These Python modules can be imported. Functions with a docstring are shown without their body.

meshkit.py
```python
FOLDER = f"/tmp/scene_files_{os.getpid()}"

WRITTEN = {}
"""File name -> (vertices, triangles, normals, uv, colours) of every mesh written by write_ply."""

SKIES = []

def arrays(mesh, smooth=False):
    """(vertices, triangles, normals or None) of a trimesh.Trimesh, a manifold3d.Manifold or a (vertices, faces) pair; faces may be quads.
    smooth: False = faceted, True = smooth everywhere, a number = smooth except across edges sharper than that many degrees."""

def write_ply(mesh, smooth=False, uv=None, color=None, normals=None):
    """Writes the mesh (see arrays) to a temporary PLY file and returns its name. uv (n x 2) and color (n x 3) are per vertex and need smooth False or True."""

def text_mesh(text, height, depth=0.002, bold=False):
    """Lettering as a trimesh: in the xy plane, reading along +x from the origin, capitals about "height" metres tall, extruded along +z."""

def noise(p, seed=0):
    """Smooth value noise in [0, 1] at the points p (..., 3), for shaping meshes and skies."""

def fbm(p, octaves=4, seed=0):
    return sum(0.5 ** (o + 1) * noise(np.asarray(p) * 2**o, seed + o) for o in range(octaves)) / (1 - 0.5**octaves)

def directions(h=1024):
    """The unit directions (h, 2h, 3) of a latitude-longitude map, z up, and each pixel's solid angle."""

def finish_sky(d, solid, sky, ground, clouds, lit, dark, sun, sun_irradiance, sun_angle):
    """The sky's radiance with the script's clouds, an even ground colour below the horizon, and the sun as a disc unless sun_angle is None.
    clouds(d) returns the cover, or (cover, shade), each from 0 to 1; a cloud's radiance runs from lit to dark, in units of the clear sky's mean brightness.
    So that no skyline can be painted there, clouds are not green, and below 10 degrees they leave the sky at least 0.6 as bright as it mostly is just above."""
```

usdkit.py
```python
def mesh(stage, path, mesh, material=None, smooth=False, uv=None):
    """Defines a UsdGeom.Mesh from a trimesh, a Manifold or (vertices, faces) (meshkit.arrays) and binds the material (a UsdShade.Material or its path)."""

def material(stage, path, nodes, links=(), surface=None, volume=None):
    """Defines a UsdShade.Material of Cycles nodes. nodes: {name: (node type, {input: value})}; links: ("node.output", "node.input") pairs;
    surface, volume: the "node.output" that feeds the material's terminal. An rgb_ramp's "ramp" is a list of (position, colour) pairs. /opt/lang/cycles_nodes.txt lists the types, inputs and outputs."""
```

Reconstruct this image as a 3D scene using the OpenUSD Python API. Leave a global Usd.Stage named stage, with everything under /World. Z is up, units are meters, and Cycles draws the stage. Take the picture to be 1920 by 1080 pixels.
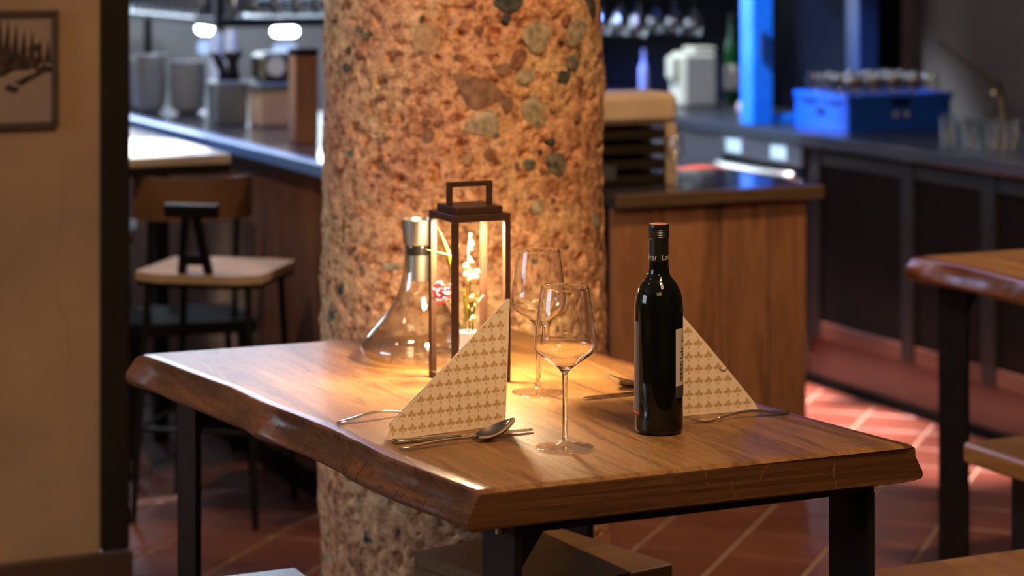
import math, random
import numpy as np, trimesh
from shapely.geometry import Polygon, Point, box as sbox
from shapely import affinity
from shapely.ops import unary_union
from pxr import Usd, UsdGeom, UsdLux, UsdShade, Gf, Sdf
import usdkit, meshkit

stage = Usd.Stage.CreateInMemory()
UsdGeom.SetStageUpAxis(stage, 'Z'); UsdGeom.SetStageMetersPerUnit(stage, 1.0)
UsdGeom.Xform.Define(stage, '/World'); UsdGeom.Scope.Define(stage, '/World/Looks')
PI = math.pi
ROOM = 25.16                       # the room (walls, bar, tables, tiles) stands turned by this much to the camera
E1 = np.array([math.cos(math.radians(ROOM)), math.sin(math.radians(ROOM))]); E2 = np.array([-E1[1], E1[0]])
def AB(a, b): p = a * E1 + b * E2; return float(p[0]), float(p[1])

# ------------------------------------------------------------------ camera, lights, exposure
EYE, FPX, HZ = 1.48, 4300.0, -100.0     # eye height, focal length in pixels of 1920, horizon row (lens shifted down)
cam = UsdGeom.Camera.Define(stage, '/World/camera')
cam.AddTranslateOp().Set((0, 0, EYE)); cam.AddRotateXOp().Set(90.0)
cam.CreateHorizontalApertureAttr(36.0); cam.CreateVerticalApertureAttr(20.25)
cam.CreateFocalLengthAttr(36.0 * FPX / 1920); cam.CreateVerticalApertureOffsetAttr(-(540 - HZ) / 1920 * 36.0)
cam.CreateFStopAttr(3.6); cam.CreateFocusDistanceAttr(3.38)
cam.CreateExposureAttr(0.12)

def aim(x, loc, to):
    d = np.array(to, float) - np.array(loc, float); d /= np.linalg.norm(d)
    up = np.array([0, 0, 1.0]) if abs(d[2]) < 0.99 else np.array([0, 1.0, 0])
    r = np.cross(d, up); r /= np.linalg.norm(r); u = np.cross(r, d)
    m = Gf.Matrix4d(*r, 0, *u, 0, *(-d), 0, *map(float, loc), 1); x.AddTransformOp().Set(m)
def rect(name, loc, to, w, h, color, power, spread=None):
    l = UsdLux.RectLight.Define(stage, '/World/' + name); aim(l, loc, to)
    l.CreateWidthAttr(w); l.CreateHeightAttr(h); l.CreateColorAttr(color); l.CreateIntensityAttr(power)
    if spread: a = UsdLux.ShapingAPI.Apply(l.GetPrim()); a.CreateShapingConeAngleAttr(spread); a.CreateShapingConeSoftnessAttr(0.6)
    return l
def spot(name, loc, to, r, color, power, cone, soft=0.5):
    l = UsdLux.SphereLight.Define(stage, '/World/' + name); aim(l, loc, to); l.CreateRadiusAttr(r); l.CreateColorAttr(color); l.CreateIntensityAttr(power)
    a = UsdLux.ShapingAPI.Apply(l.GetPrim()); a.CreateShapingConeAngleAttr(cone); a.CreateShapingConeSoftnessAttr(soft)
    return l
WARM, WARM2, COOL, BLUE = (1.0, 0.66, 0.36), (1.0, 0.74, 0.48), (0.70, 0.84, 1.0), (0.10, 0.28, 1.0)
K = 1.0
rect('spot_light_table', (0.75, 2.3, 2.62), (0.0, 3.9, 0.8), 0.5, 0.5, WARM, 9.0*K)
rect('ceiling_lamp_front', (0.2, 0.7, 2.65), (0.1, 1.6, 0.0), 1.4, 0.9, WARM, 3.0*K)  # added soft fill from behind the camera, no real fixture
rect('spot_light_pillar', (0.55, 2.7, 2.62), (-0.1, 4.5, 1.1), 0.3, 0.3, WARM, 92*K)
rect('spot_light_wall', (-1.35, 3.6, 2.6), (-1.3, 5.0, 0.6), 0.2, 0.2, WARM, 9*K)
spot('spot_light_partition', (1.0, 4.9, 2.6), (0.62, 5.95, 0.55), 0.06, WARM, 760*K, 34)
for k_, b_ in enumerate((5.45, 6.0, 6.55)): spot(f'spot_light_passage_{k_}', (*AB(3.93, b_), 2.5), (*AB(3.93, b_), 0.0), 0.05, (1.0, 0.62, 0.54), (13000, 23000, 29000)[k_]*K, 8.5, 0.9)
spot('spot_light_stool', (1.35, 4.30, 2.6), (0.26, 4.00, 0.56), 0.02, WARM, 9000*K, 6.5, 0.8)
spot('bar_light_rack', (*AB(3.75, 8.1), 1.75), (*AB(4.5, 8.5), 1.2), 0.10, (0.08, 0.16, 1.0), 900*K, 24)
spot('bar_light_canister', (*AB(3.35, 7.7), 2.35), (*AB(4.5, 7.85), 0.95), 0.06, (0.95, 1.0, 0.92), 1300*K, 9)  # added fill that brightens the white canister, not a bar fixture
spot('spot_light_far_left', (-1.25, 5.3, 2.62), (-0.75, 6.6, 0.35), 0.06, WARM, 520*K, 30)
spot('spot_light_high_table', (*AB(1.68, 6.50), 2.6), (*AB(1.68, 6.50), 0.0), 0.06, (0.80, 0.93, 1.0), 15000*K, 13, 0.6)
spot('work_light_cloth', (*AB(3.3, 5.8), 2.4), (*AB(3.50, 6.10), 0.77), 0.05, WARM2, 1800*K, 5)  # added narrow fill, only there to brighten the red cloth
rect('daylight_side', (*AB(-2.5, 4.05), 1.75), (-0.3, 3.6, 0.75), 1.75, 1.25, COOL, 5.5*K)
rect('daylight_back', (*AB(2.75, 9.75), 1.78), (*AB(2.75, 5), 1.5), 1.9, 1.15, COOL, 10.5*K)
rect('bar_light_shelf', (*AB(2.75, 8.6), 2.5), (*AB(2.6, 9.3), 0.9), 0.8, 0.3, COOL, 16*K)  # added cool fill for the back wall, counter and crockery
rect('bar_light_counter', (*AB(1.7, 7.0), 2.6), (*AB(2.3, 7.6), 0.9), 0.3, 0.3, (0.92, 0.95, 0.92), 62*K)
rect('bar_light_blue', (*AB(2.25, 6.7), 2.25), (*AB(2.25, 6.7), 0.9), 1.9, 0.12, BLUE, 26*K)
spot('bar_light_crate', (*AB(3.15, 6.7), 2.25), (*AB(4.3, 7.0), 0.98), 0.06, (0.42, 0.68, 1.0), 3200*K, 17)
dome = UsdLux.DomeLight.Define(stage, '/World/sky'); dome.CreateColorAttr((0.6, 0.75, 1.0)); dome.CreateIntensityAttr(0.5)

# ------------------------------------------------------------------ materials
LOOK = '/World/Looks/'
def plain(name, c, rough=0.5, metal=0.0, **kw):
    p = {'base_color': c, 'roughness': rough, 'metallic': metal}; p.update(kw)
    return usdkit.material(stage, LOOK + name, {'p': ('principled_bsdf', p)}, surface='p.BSDF')
def speckled(name, c1, c2, scale=8, rough=0.5, metal=0.0, bump=0.0, detail=4, **kw):
    p = {'roughness': rough, 'metallic': metal}; p.update(kw)
    nodes = {'t': ('texture_coordinate', {}), 'n': ('noise_texture', {'scale': scale, 'detail': detail}), 'r': ('rgb_ramp', {'ramp': [(0.3, c1), (0.7, c2)]}), 'p': ('principled_bsdf', p)}
    links = [('t.object', 'n.vector'), ('n.fac', 'r.fac'), ('r.color', 'p.base_color')]
    if bump:
        nodes['b'] = ('bump', {'strength': bump, 'distance': 0.002}); links += [('n.fac', 'b.height'), ('b.normal', 'p.normal')]
    return usdkit.material(stage, LOOK + name, nodes, links, surface='p.BSDF')
def wood(name, stops, along='y', fine=1.0, rough=0.4, bump=0.25, coat=0.0, var=0.0, knots=False):
    s = {'x': (1.3, 14, 14), 'y': (14, 1.3, 14), 'z': (14, 14, 1.1)}[along]
    s = tuple(v * fine for v in s); s2 = tuple(v * 17 for v in s)
    nodes = {'t': ('texture_coordinate', {}), 'o': ('object_info', {}), 'va': ('vector_math', {'math_type': 'scale', 'scale': 7.0}), 'vs': ('vector_math', {'math_type': 'add'}),
             'm': ('mapping', {'scale': s}), 'm2': ('mapping', {'scale': s2}),
             'n': ('noise_texture', {'scale': 1.0, 'detail': 5, 'distortion': 1.4}), 'n2': ('noise_texture', {'scale': 1.6, 'detail': 3, 'roughness': 0.6}),
             'w': ('math', {'math_type': 'multiply', 'value2': 5.0}), 'sn': ('math', {'math_type': 'pingpong', 'value2': 0.5}),
             'mx': ('mix_float', {'fac': 0.45}), 'mx2': ('mix_float', {'fac': 0.42}), 'r': ('rgb_ramp', {'ramp': stops}),
             'h': ('hsv', {}), 'mr': ('map_range', {'to_min': 1 - var, 'to_max': 1 + var}),
             'b': ('bump', {'strength': bump, 'distance': 0.0015}), 'p': ('principled_bsdf', {'roughness': rough, 'coat_weight': coat, 'coat_roughness': 0.25})}
    links = [('o.location', 'va.vector1'), ('t.object', 'vs.vector1'), ('va.vector', 'vs.vector2'), ('vs.vector', 'm.vector'), ('vs.vector', 'm2.vector'), ('m.vector', 'n.vector'), ('m2.vector', 'n2.vector'),
             ('n.fac', 'w.value1'), ('w.value', 'sn.value1'), ('n.fac', 'mx.a'), ('sn.value', 'mx.b'), ('mx.result', 'mx2.a'), ('n2.fac', 'mx2.b'), ('mx2.result', 'r.fac'),
             ('r.color', 'h.color'), ('o.random', 'mr.value'), ('mr.result', 'h.value'), ('h.color', 'p.base_color'), ('mx2.result', 'b.height'), ('b.normal', 'p.normal')]
    if knots:
        nodes.update({'km': ('mapping', {'scale': (5.0, 5.0, 1.9)}), 'kn': ('noise_texture', {'scale': 9.0}), 'kv': ('vector_math', {'math_type': 'scale', 'scale': 0.06}), 'ka': ('vector_math', {'math_type': 'add'}), 'k': ('voronoi_texture', {'scale': 1.0}), 'kr': ('rgb_ramp', {'ramp': [(0.09, (0.12, 0.09, 0.08)), (0.20, (0.40, 0.34, 0.31)), (0.34, (1, 1, 1))]}), 'kx': ('mix_color', {'blend_type': 'multiply', 'fac': 0.95})})
        links = [l for l in links if l[1] != 'p.base_color'] + [('vs.vector', 'km.vector'), ('vs.vector', 'kn.vector'), ('kn.color', 'kv.vector1'), ('km.vector', 'ka.vector1'), ('kv.vector', 'ka.vector2'), ('ka.vector', 'k.vector'), ('k.distance', 'kr.fac'), ('h.color', 'kx.a'), ('kr.color', 'kx.b'), ('kx.result', 'p.base_color')]
    return usdkit.material(stage, LOOK + name, nodes, links, surface='p.BSDF')
def emit(name, c, s): return usdkit.material(stage, LOOK + name, {'e': ('emission', {'color': c, 'strength': s})}, surface='e.emission')
def pane(name, tint=(1, 1, 1), ior=1.45, rough=0.02, power=4.0, gain=0.8):
    return usdkit.material(stage, LOOK + name, {'lw': ('layer_weight', {'blend': 0.5}), 'pw': ('math', {'math_type': 'power', 'value2': power}), 'f': ('math', {'math_type': 'multiply_add', 'value2': gain, 'value3': ((ior - 1) / (ior + 1)) ** 2}), 't': ('transparent_bsdf', {'color': tint}), 'g': ('glossy_bsdf', {'color': (1, 1, 1), 'roughness': rough}), 'm': ('mix_closure', {})},
                           [('lw.facing', 'pw.value1'), ('pw.value', 'f.value1'), ('f.value', 'm.fac'), ('t.BSDF', 'm.closure1'), ('g.BSDF', 'm.closure2')], surface='m.closure')
M = {}
M['oak'] = wood('oak_top', [(0.26, (0.07, 0.026, 0.008)), (0.40, (0.22, 0.098, 0.030)), (0.56, (0.34, 0.165, 0.053)), (0.74, (0.48, 0.26, 0.09))], 'y', 1.25, 0.42, 0.5, 0.10)
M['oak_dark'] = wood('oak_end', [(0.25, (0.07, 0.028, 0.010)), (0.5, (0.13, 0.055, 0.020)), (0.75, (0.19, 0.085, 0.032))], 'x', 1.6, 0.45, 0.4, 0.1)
M['bark'] = wood('oak_live_edge', [(0.26, (0.05, 0.016, 0.008)), (0.48, (0.17, 0.058, 0.022)), (0.72, (0.32, 0.125, 0.048))], 'y', 1.0, 0.30, 0.8, 0.3)
M['oak2'] = wood('oak_bench', [(0.22, (0.17, 0.075, 0.025)), (0.5, (0.30, 0.15, 0.055)), (0.8, (0.42, 0.23, 0.09))], 'y', 1.0, 0.36, 0.3, 0.2)
M['cube_wood'] = wood('stool_wood', [(0.25, (0.10, 0.048, 0.016)), (0.5, (0.19, 0.095, 0.033)), (0.8, (0.27, 0.145, 0.055))], 'x', 1.0, 0.5, 0.3, 0.0)
M['plank'] = wood('plank_wood', [(0.24, (0.06, 0.022, 0.010)), (0.40, (0.22, 0.090, 0.038)), (0.55, (0.31, 0.135, 0.060)), (0.78, (0.42, 0.20, 0.095))], 'z', 0.55, 0.5, 0.3, 0.0, 0.22, True)
M['plank_far'] = wood('plank_wood_far', [(0.2, (0.09, 0.042, 0.024)), (0.5, (0.20, 0.098, 0.056)), (0.8, (0.27, 0.135, 0.08))], 'z', 0.6, 0.5, 0.3, 0.0, 0.18)
M['plywood'] = wood('chair_ply', [(0.25, (0.12, 0.058, 0.028)), (0.8, (0.20, 0.10, 0.048))], 'x', 0.8, 0.4, 0.1)
M['pale_wood'] = wood('pale_wood', [(0.25, (0.50, 0.36, 0.22)), (0.8, (0.66, 0.50, 0.33))], 'x', 0.8, 0.4, 0.1)
M['counter_wood'] = wood('counter_wood', [(0.25, (0.07, 0.042, 0.022)), (0.8, (0.13, 0.08, 0.042))], 'x', 0.8, 0.3, 0.1, 0.2)
M['steel_black'] = speckled('black_steel', (0.006, 0.006, 0.007), (0.012, 0.012, 0.013), 30, 0.5, 0.0, 0.15, specular_ior_level=0.3)
M['lantern'] = speckled('lantern_brown', (0.050, 0.020, 0.011), (0.072, 0.030, 0.017), 60, 0.42, 0.0, 0.05)
M['steel'] = plain('polished_steel', (0.62, 0.60, 0.57), 0.13, 1.0)
M['brushed'] = plain('brushed_steel', (0.72, 0.68, 0.60), 0.33, 1.0)
M['inox'] = plain('stainless_sheet', (0.42, 0.40, 0.45), 0.36, 1.0)
M['rubber'] = plain('black_rubber', (0.006, 0.006, 0.006), 0.5, specular_ior_level=0.25)
M['glass'] = plain('clear_glass', (1, 1, 1), 0.0, 0.0, transmission_weight=1.0, ior=1.48)
M['pane'] = pane('thin_glass'); M['decanter_glass'] = pane('decanter_glass', (0.97, 0.97, 0.96), 1.55, 0.0, 1.9, 0.9); M['foot_glass'] = pane('foot_glass', (1, 1, 1), 1.7, 0.03, 2.2, 0.75); M['pane_far'] = pane('thin_glass_far', (0.97, 0.98, 0.98), 1.9, 0.06, 3.0, 0.7)
M['bottle'] = plain('bottle_glass', (0.004, 0.005, 0.003), 0.05, 0.0, ior=1.5)
M['capsule'] = plain('black_capsule', (0.012, 0.011, 0.009), 0.33, 0.0)
M['red'] = plain('red_foil', (0.62, 0.02, 0.02), 0.35); M['red_dull'] = plain('dull_red_print', (0.22, 0.035, 0.03), 0.5)
M['redtop'] = speckled('red_cap_print', (0.7, 0.05, 0.04), (0.75, 0.5, 0.36), 70, 0.4)
M['lettering'] = plain('cream_print', (0.70, 0.60, 0.48), 0.5)
M['label_grey'] = speckled('grey_label', (0.075, 0.065, 0.06), (0.095, 0.083, 0.077), 90, 0.55)
M['label_white'] = plain('white_label', (0.66, 0.58, 0.48), 0.55); M['label_dark'] = plain('slate_label', (0.05, 0.05, 0.055), 0.5); M['ink'] = plain('black_ink', (0.02, 0.02, 0.02), 0.6)
M['paper'] = speckled('napkin_paper', (0.86, 0.67, 0.49), (0.90, 0.72, 0.54), 160, 0.9, 0.0, 0.25, subsurface_weight=0.0)
M['print'] = speckled('gold_print', (0.56, 0.34, 0.135), (0.62, 0.385, 0.16), 200, 0.8)
M['brown_ink'] = plain('brown_ink', (0.09, 0.025, 0.02), 0.7)
M['ceramic'] = speckled('white_ceramic', (0.74, 0.70, 0.64), (0.80, 0.77, 0.72), 9, 0.4, 0.0, 0.1)
M['leaf'] = usdkit.material(stage, LOOK + 'leaf', {'d': ('principled_bsdf', {'base_color': (0.42, 0.36, 0.05), 'roughness': 0.5}), 't': ('translucent_bsdf', {'color': (0.55, 0.48, 0.05)}), 'm': ('mix_closure', {'fac': 0.4})}, [('d.BSDF', 'm.closure1'), ('t.BSDF', 'm.closure2')], surface='m.closure')
M['stem'] = plain('stem_green', (0.16, 0.17, 0.03), 0.5)
M['petal'] = usdkit.material(stage, LOOK + 'petal', {'d': ('principled_bsdf', {'base_color': (0.88, 0.34, 0.42), 'roughness': 0.6}), 't': ('translucent_bsdf', {'color': (0.9, 0.25, 0.32)}), 'm': ('mix_closure', {'fac': 0.35})}, [('d.BSDF', 'm.closure1'), ('t.BSDF', 'm.closure2')], surface='m.closure')
M['blossom'] = plain('cream_blossom', (0.85, 0.75, 0.38), 0.6)
M['plaster'] = usdkit.material(stage, LOOK + 'wall_plaster', {'t': ('texture_coordinate', {}), 'n': ('noise_texture', {'scale': 2.2, 'detail': 6, 'roughness': 0.6}), 'r': ('rgb_ramp', {'ramp': [(0.3, (0.23, 0.145, 0.082)), (0.52, (0.30, 0.185, 0.105)), (0.75, (0.36, 0.225, 0.13))]}),
    'n2': ('noise_texture', {'scale': 40, 'detail': 4}), 'b': ('bump', {'strength': 0.25, 'distance': 0.003}), 'p': ('principled_bsdf', {'roughness': 0.9})}, [('t.object', 'n.vector'), ('t.object', 'n2.vector'), ('n.fac', 'r.fac'), ('r.color', 'p.base_color'), ('n2.fac', 'b.height'), ('b.normal', 'p.normal')], surface='p.BSDF')
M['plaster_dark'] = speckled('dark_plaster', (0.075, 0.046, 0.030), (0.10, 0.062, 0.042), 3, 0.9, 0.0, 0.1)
M['plaster_cool'] = speckled('cool_plaster', (0.36, 0.37, 0.36), (0.46, 0.47, 0.46), 5, 0.9)
M['ceiling'] = speckled('ceiling_paint', (0.42, 0.36, 0.30), (0.48, 0.41, 0.34), 3, 0.9)
M['dark_timber'] = speckled('dark_timber', (0.010, 0.0065, 0.003), (0.016, 0.010, 0.005), 12, 0.7, 0.0, 0.2, specular_ior_level=0.15)
M['skirting'] = speckled('skirting', (0.045, 0.022, 0.012), (0.065, 0.033, 0.018), 8, 0.5, 0.0, 0.1)
M['grout'] = speckled('grout', (0.26, 0.19, 0.15), (0.34, 0.26, 0.21), 20, 0.9)
M['tile'] = usdkit.material(stage, LOOK + 'terracotta', {'o': ('object_info', {}), 't': ('texture_coordinate', {}), 'n': ('noise_texture', {'scale': 7, 'detail': 4}), 'r': ('rgb_ramp', {'ramp': [(0.3, (0.115, 0.038, 0.026)), (0.7, (0.17, 0.058, 0.041))]}), 'h': ('hsv', {}), 'mr': ('map_range', {'to_min': 0.82, 'to_max': 1.15}), 'p': ('principled_bsdf', {'roughness': 0.34})},
    [('t.object', 'n.vector'), ('n.fac', 'r.fac'), ('r.color', 'h.color'), ('o.random', 'mr.value'), ('mr.result', 'h.value'), ('h.color', 'p.base_color')], surface='p.BSDF')
M['panel'] = speckled('dark_panel', (0.010, 0.008, 0.007), (0.016, 0.012, 0.011), 4, 0.14)
M['panel_frame'] = speckled('dark_frame', (0.014, 0.012, 0.012), (0.020, 0.017, 0.017), 10, 0.4, specular_ior_level=0.3)
M['plinth'] = speckled('plinth_brown', (0.11, 0.042, 0.028), (0.15, 0.06, 0.04), 6, 0.35)
M['stone_top'] = plain('dark_stone_top', (0.045, 0.045, 0.055), 0.22, 0.0, coat_weight=0.5)
M['black'] = plain('matt_black', (0.004, 0.004, 0.004), 0.8, specular_ior_level=0.1)
M['blue'] = speckled('blue_paint', (0.008, 0.16, 0.74), (0.015, 0.21, 0.84), 14, 0.45, 0.0, 0.1)
M['blue_crate'] = plain('blue_plastic', (0.012, 0.10, 0.62), 0.4)
M['navy'] = plain('navy_paint', (0.012, 0.03, 0.11), 0.4)
M['white_plastic'] = plain('white_plastic', (0.55, 0.58, 0.55), 0.4)
M['green_glass'] = plain('green_glass', (0.004, 0.05, 0.012), 0.08)
M['crockery'] = plain('crockery', (0.46, 0.44, 0.38), 0.3)
M['grey_metal'] = plain('grey_metal', (0.20, 0.22, 0.21), 0.4, 0.6)
M['beige'] = speckled('beige_wood', (0.42, 0.30, 0.20), (0.50, 0.37, 0.25), 10, 0.5)
M['red_cloth'] = speckled('red_cloth', (0.55, 0.09, 0.07), (0.65, 0.13, 0.10), 30, 0.9)
M['brass'] = plain('brass', (0.45, 0.33, 0.16), 0.3, 1.0)
M['pewter'] = plain('dark_pewter', (0.10, 0.09, 0.07), 0.35, 0.8)
M['led'] = emit('lantern_led', (1.0, 0.74, 0.40), 30.0)
M['bar_lamp'] = emit('bar_lamp', (0.85, 0.92, 1.0), 14.0)
M['sketch'] = usdkit.material(stage, LOOK + 'tree_sketch', {'t': ('texture_coordinate', {}), 's': ('separate_xyz', {}), 'm': ('mapping', {'scale': (26, 1, 15)}), 'n': ('noise_texture', {'scale': 1.0, 'detail': 5, 'roughness': 0.62}),
    'g': ('map_range', {'from_min': 0.02, 'from_max': 0.135, 'to_min': 0.0, 'to_max': 1.0, 'clamp': True}), 'pp': ('math', {'math_type': 'pingpong', 'value2': 0.5}), 'k': ('math', {'math_type': 'multiply', 'value2': 1.15}), 'ad': ('math', {'math_type': 'multiply'}),
    'r': ('rgb_ramp', {'ramp': [(0.20, (0.30, 0.20, 0.145)), (0.27, (0.17, 0.105, 0.075)), (0.36, (0.03, 0.02, 0.016))]}), 'p': ('principled_bsdf', {'roughness': 0.35})},
    [('t.object', 's.vector'), ('t.object', 'm.vector'), ('m.vector', 'n.vector'), ('s.z', 'g.value'), ('g.result', 'pp.value1'), ('pp.value', 'k.value1'), ('k.value', 'ad.value1'), ('n.fac', 'ad.value2'), ('ad.value', 'r.fac'), ('r.color', 'p.base_color')], surface='p.BSDF')
def pillar_mat():
    n = {'t': ('texture_coordinate', {}),
         'big': ('noise_texture', {'scale': 4.5, 'detail': 3}), 'bigr': ('rgb_ramp', {'ramp': [(0.33, (0.66, 0.36, 0.225)), (0.5, (0.75, 0.45, 0.275)), (0.66, (0.80, 0.58, 0.35))]}),
         'med': ('noise_texture', {'scale': 42, 'detail': 6, 'roughness': 0.68}), 'medr': ('rgb_ramp', {'ramp': [(0.33, (0.12, 0.05, 0.03)), (0.40, (0.52, 0.31, 0.21)), (0.47, (0.98, 0.88, 0.78)), (0.68, (1.25, 1.22, 1.16))]}),
         'v': ('voronoi_texture', {'scale': 55, 'randomness': 1.0}), 'vr': ('rgb_to_bw', {}), 'vrr': ('rgb_ramp', {'ramp': [(0.12, (0.55, 0.38, 0.28)), (0.35, (0.95, 0.88, 0.8)), (0.75, (1.05, 1.05, 1.0)), (0.92, (1.35, 1.3, 1.2))]}),
         'fine': ('noise_texture', {'scale': 130, 'detail': 3}), 'finer': ('rgb_ramp', {'ramp': [(0.32, (0.55, 0.42, 0.34)), (0.5, (1, 1, 1)), (0.7, (1.2, 1.2, 1.15))]}),
         'x1': ('mix_color', {'blend_type': 'multiply', 'fac': 0.9, 'use_clamp': False}), 'x2': ('mix_color', {'blend_type': 'multiply', 'fac': 0.8}), 'x3': ('mix_color', {'blend_type': 'multiply', 'fac': 0.7}),
         'b': ('bump', {'strength': 0.9, 'distance': 0.006}), 'b2': ('bump', {'strength': 0.5, 'distance': 0.002}), 'p': ('principled_bsdf', {'roughness': 0.82})}
    l = [('t.object', 'big.vector'), ('t.object', 'med.vector'), ('t.object', 'v.vector'), ('t.object', 'fine.vector'), ('big.fac', 'bigr.fac'), ('med.fac', 'medr.fac'), ('v.color', 'vr.color'), ('vr.val', 'vrr.fac'), ('fine.fac', 'finer.fac'),
         ('bigr.color', 'x1.a'), ('medr.color', 'x1.b'), ('x1.result', 'x2.a'), ('vrr.color', 'x2.b'), ('x2.result', 'x3.a'), ('finer.color', 'x3.b'), ('x3.result', 'p.base_color'), ('med.fac', 'b.height'), ('fine.fac', 'b2.height'), ('b.normal', 'b2.normal'), ('b2.normal', 'p.normal')]
    return usdkit.material(stage, LOOK + 'conglomerate', n, l, surface='p.BSDF')
M['pillar'] = pillar_mat()
def stone_mat(name, c1, c2):
    return speckled(name, tuple(x * .6 for x in c1), tuple(x * 1.15 for x in c2), 70, 0.8, 0.0, 1.0, 8)
STONES = [stone_mat('stone_grey', (0.09, 0.085, 0.06), (0.27, 0.24, 0.17)), stone_mat('stone_brown', (0.26, 0.13, 0.075), (0.36, 0.19, 0.11)), stone_mat('stone_pale', (0.36, 0.29, 0.19), (0.54, 0.44, 0.29)),
          stone_mat('stone_rust', (0.20, 0.075, 0.04), (0.38, 0.17, 0.09)), stone_mat('stone_slate', (0.03, 0.032, 0.03), (0.10, 0.10, 0.085)), stone_mat('stone_sand', (0.50, 0.28, 0.13), (0.60, 0.37, 0.19))]

# ------------------------------------------------------------------ helpers: scene graph
COUNT = {}
def unique(parent, name):
    k = (parent, name); n = COUNT.get(k, 0); COUNT[k] = n + 1
    return f'{parent}/{name}' + (f'_{n:03d}' if n else '')
def tag(prim, label=None, cat=None, group=None, kind=None):
    for k, v in (('label', label), ('category', cat), ('group', group), ('kind', kind)):
        if v: prim.SetCustomDataByKey(k, v)
    return prim
def thing(name, label, cat, loc=(0, 0, 0), rot=0.0, group=None, kind=None):
    x = UsdGeom.Xform.Define(stage, unique('/World', name)); x.AddTranslateOp().Set(tuple(map(float, loc))); x.AddRotateZOp().Set(float(rot))
    return tag(x.GetPrim(), label, cat, group, kind)
def part(parent, name, mesh, mat, smooth=False, label=None, kind=None):
    p = usdkit.mesh(stage, unique(str(parent.GetPath()), name), mesh, M[mat] if isinstance(mat, str) else mat, smooth).GetPrim()
    return tag(p, label, None, None, kind)
def copy(src, label, loc, rot=0.0, group=None):
    cd = src.GetCustomData(); base = src.GetName()
    if base[-4:-3] == '_' and base[-3:].isdigit(): base = base[:-4]
    o = thing(base, label or cd['label'], cd['category'], loc, rot, group or cd.get('group'))
    o.GetReferences().AddInternalReference(src.GetPath()); o.SetInstanceable(True)
    return o
# ------------------------------------------------------------------ helpers: geometry
def cat(*ms): return trimesh.util.concatenate([m for m in ms if m is not None])
def bx(x0, x1, y0, y1, z0, z1, bev=0.0):
    x0, x1 = min(x0, x1), max(x0, x1); y0, y1 = min(y0, y1), max(y0, y1); z0, z1 = min(z0, z1), max(z0, z1)
    if bev <= 0:
        m = trimesh.creation.box([x1 - x0, y1 - y0, z1 - z0]); m.apply_translation([(x0 + x1) / 2, (y0 + y1) / 2, (z0 + z1) / 2]); return m
    p = []
    for x, sx in ((x0, 1), (x1, -1)):
        for y, sy in ((y0, 1), (y1, -1)):
            for z, sz in ((z0, 1), (z1, -1)):
                p += [(x + sx * bev, y + sy * bev, z), (x + sx * bev, y, z + sz * bev), (x, y + sy * bev, z + sz * bev)]
    return trimesh.convex.convex_hull(np.array(p))
def rot(m, ang, axis=(0, 0, 1), about=(0, 0, 0)): m.apply_transform(trimesh.transformations.rotation_matrix(ang, axis, about)); return m
def mov(m, *d): m.apply_translation(d); return m
def rod(p, q, r, n=12):
    return trimesh.creation.cylinder(radius=r, segment=[p, q], sections=n)
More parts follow.
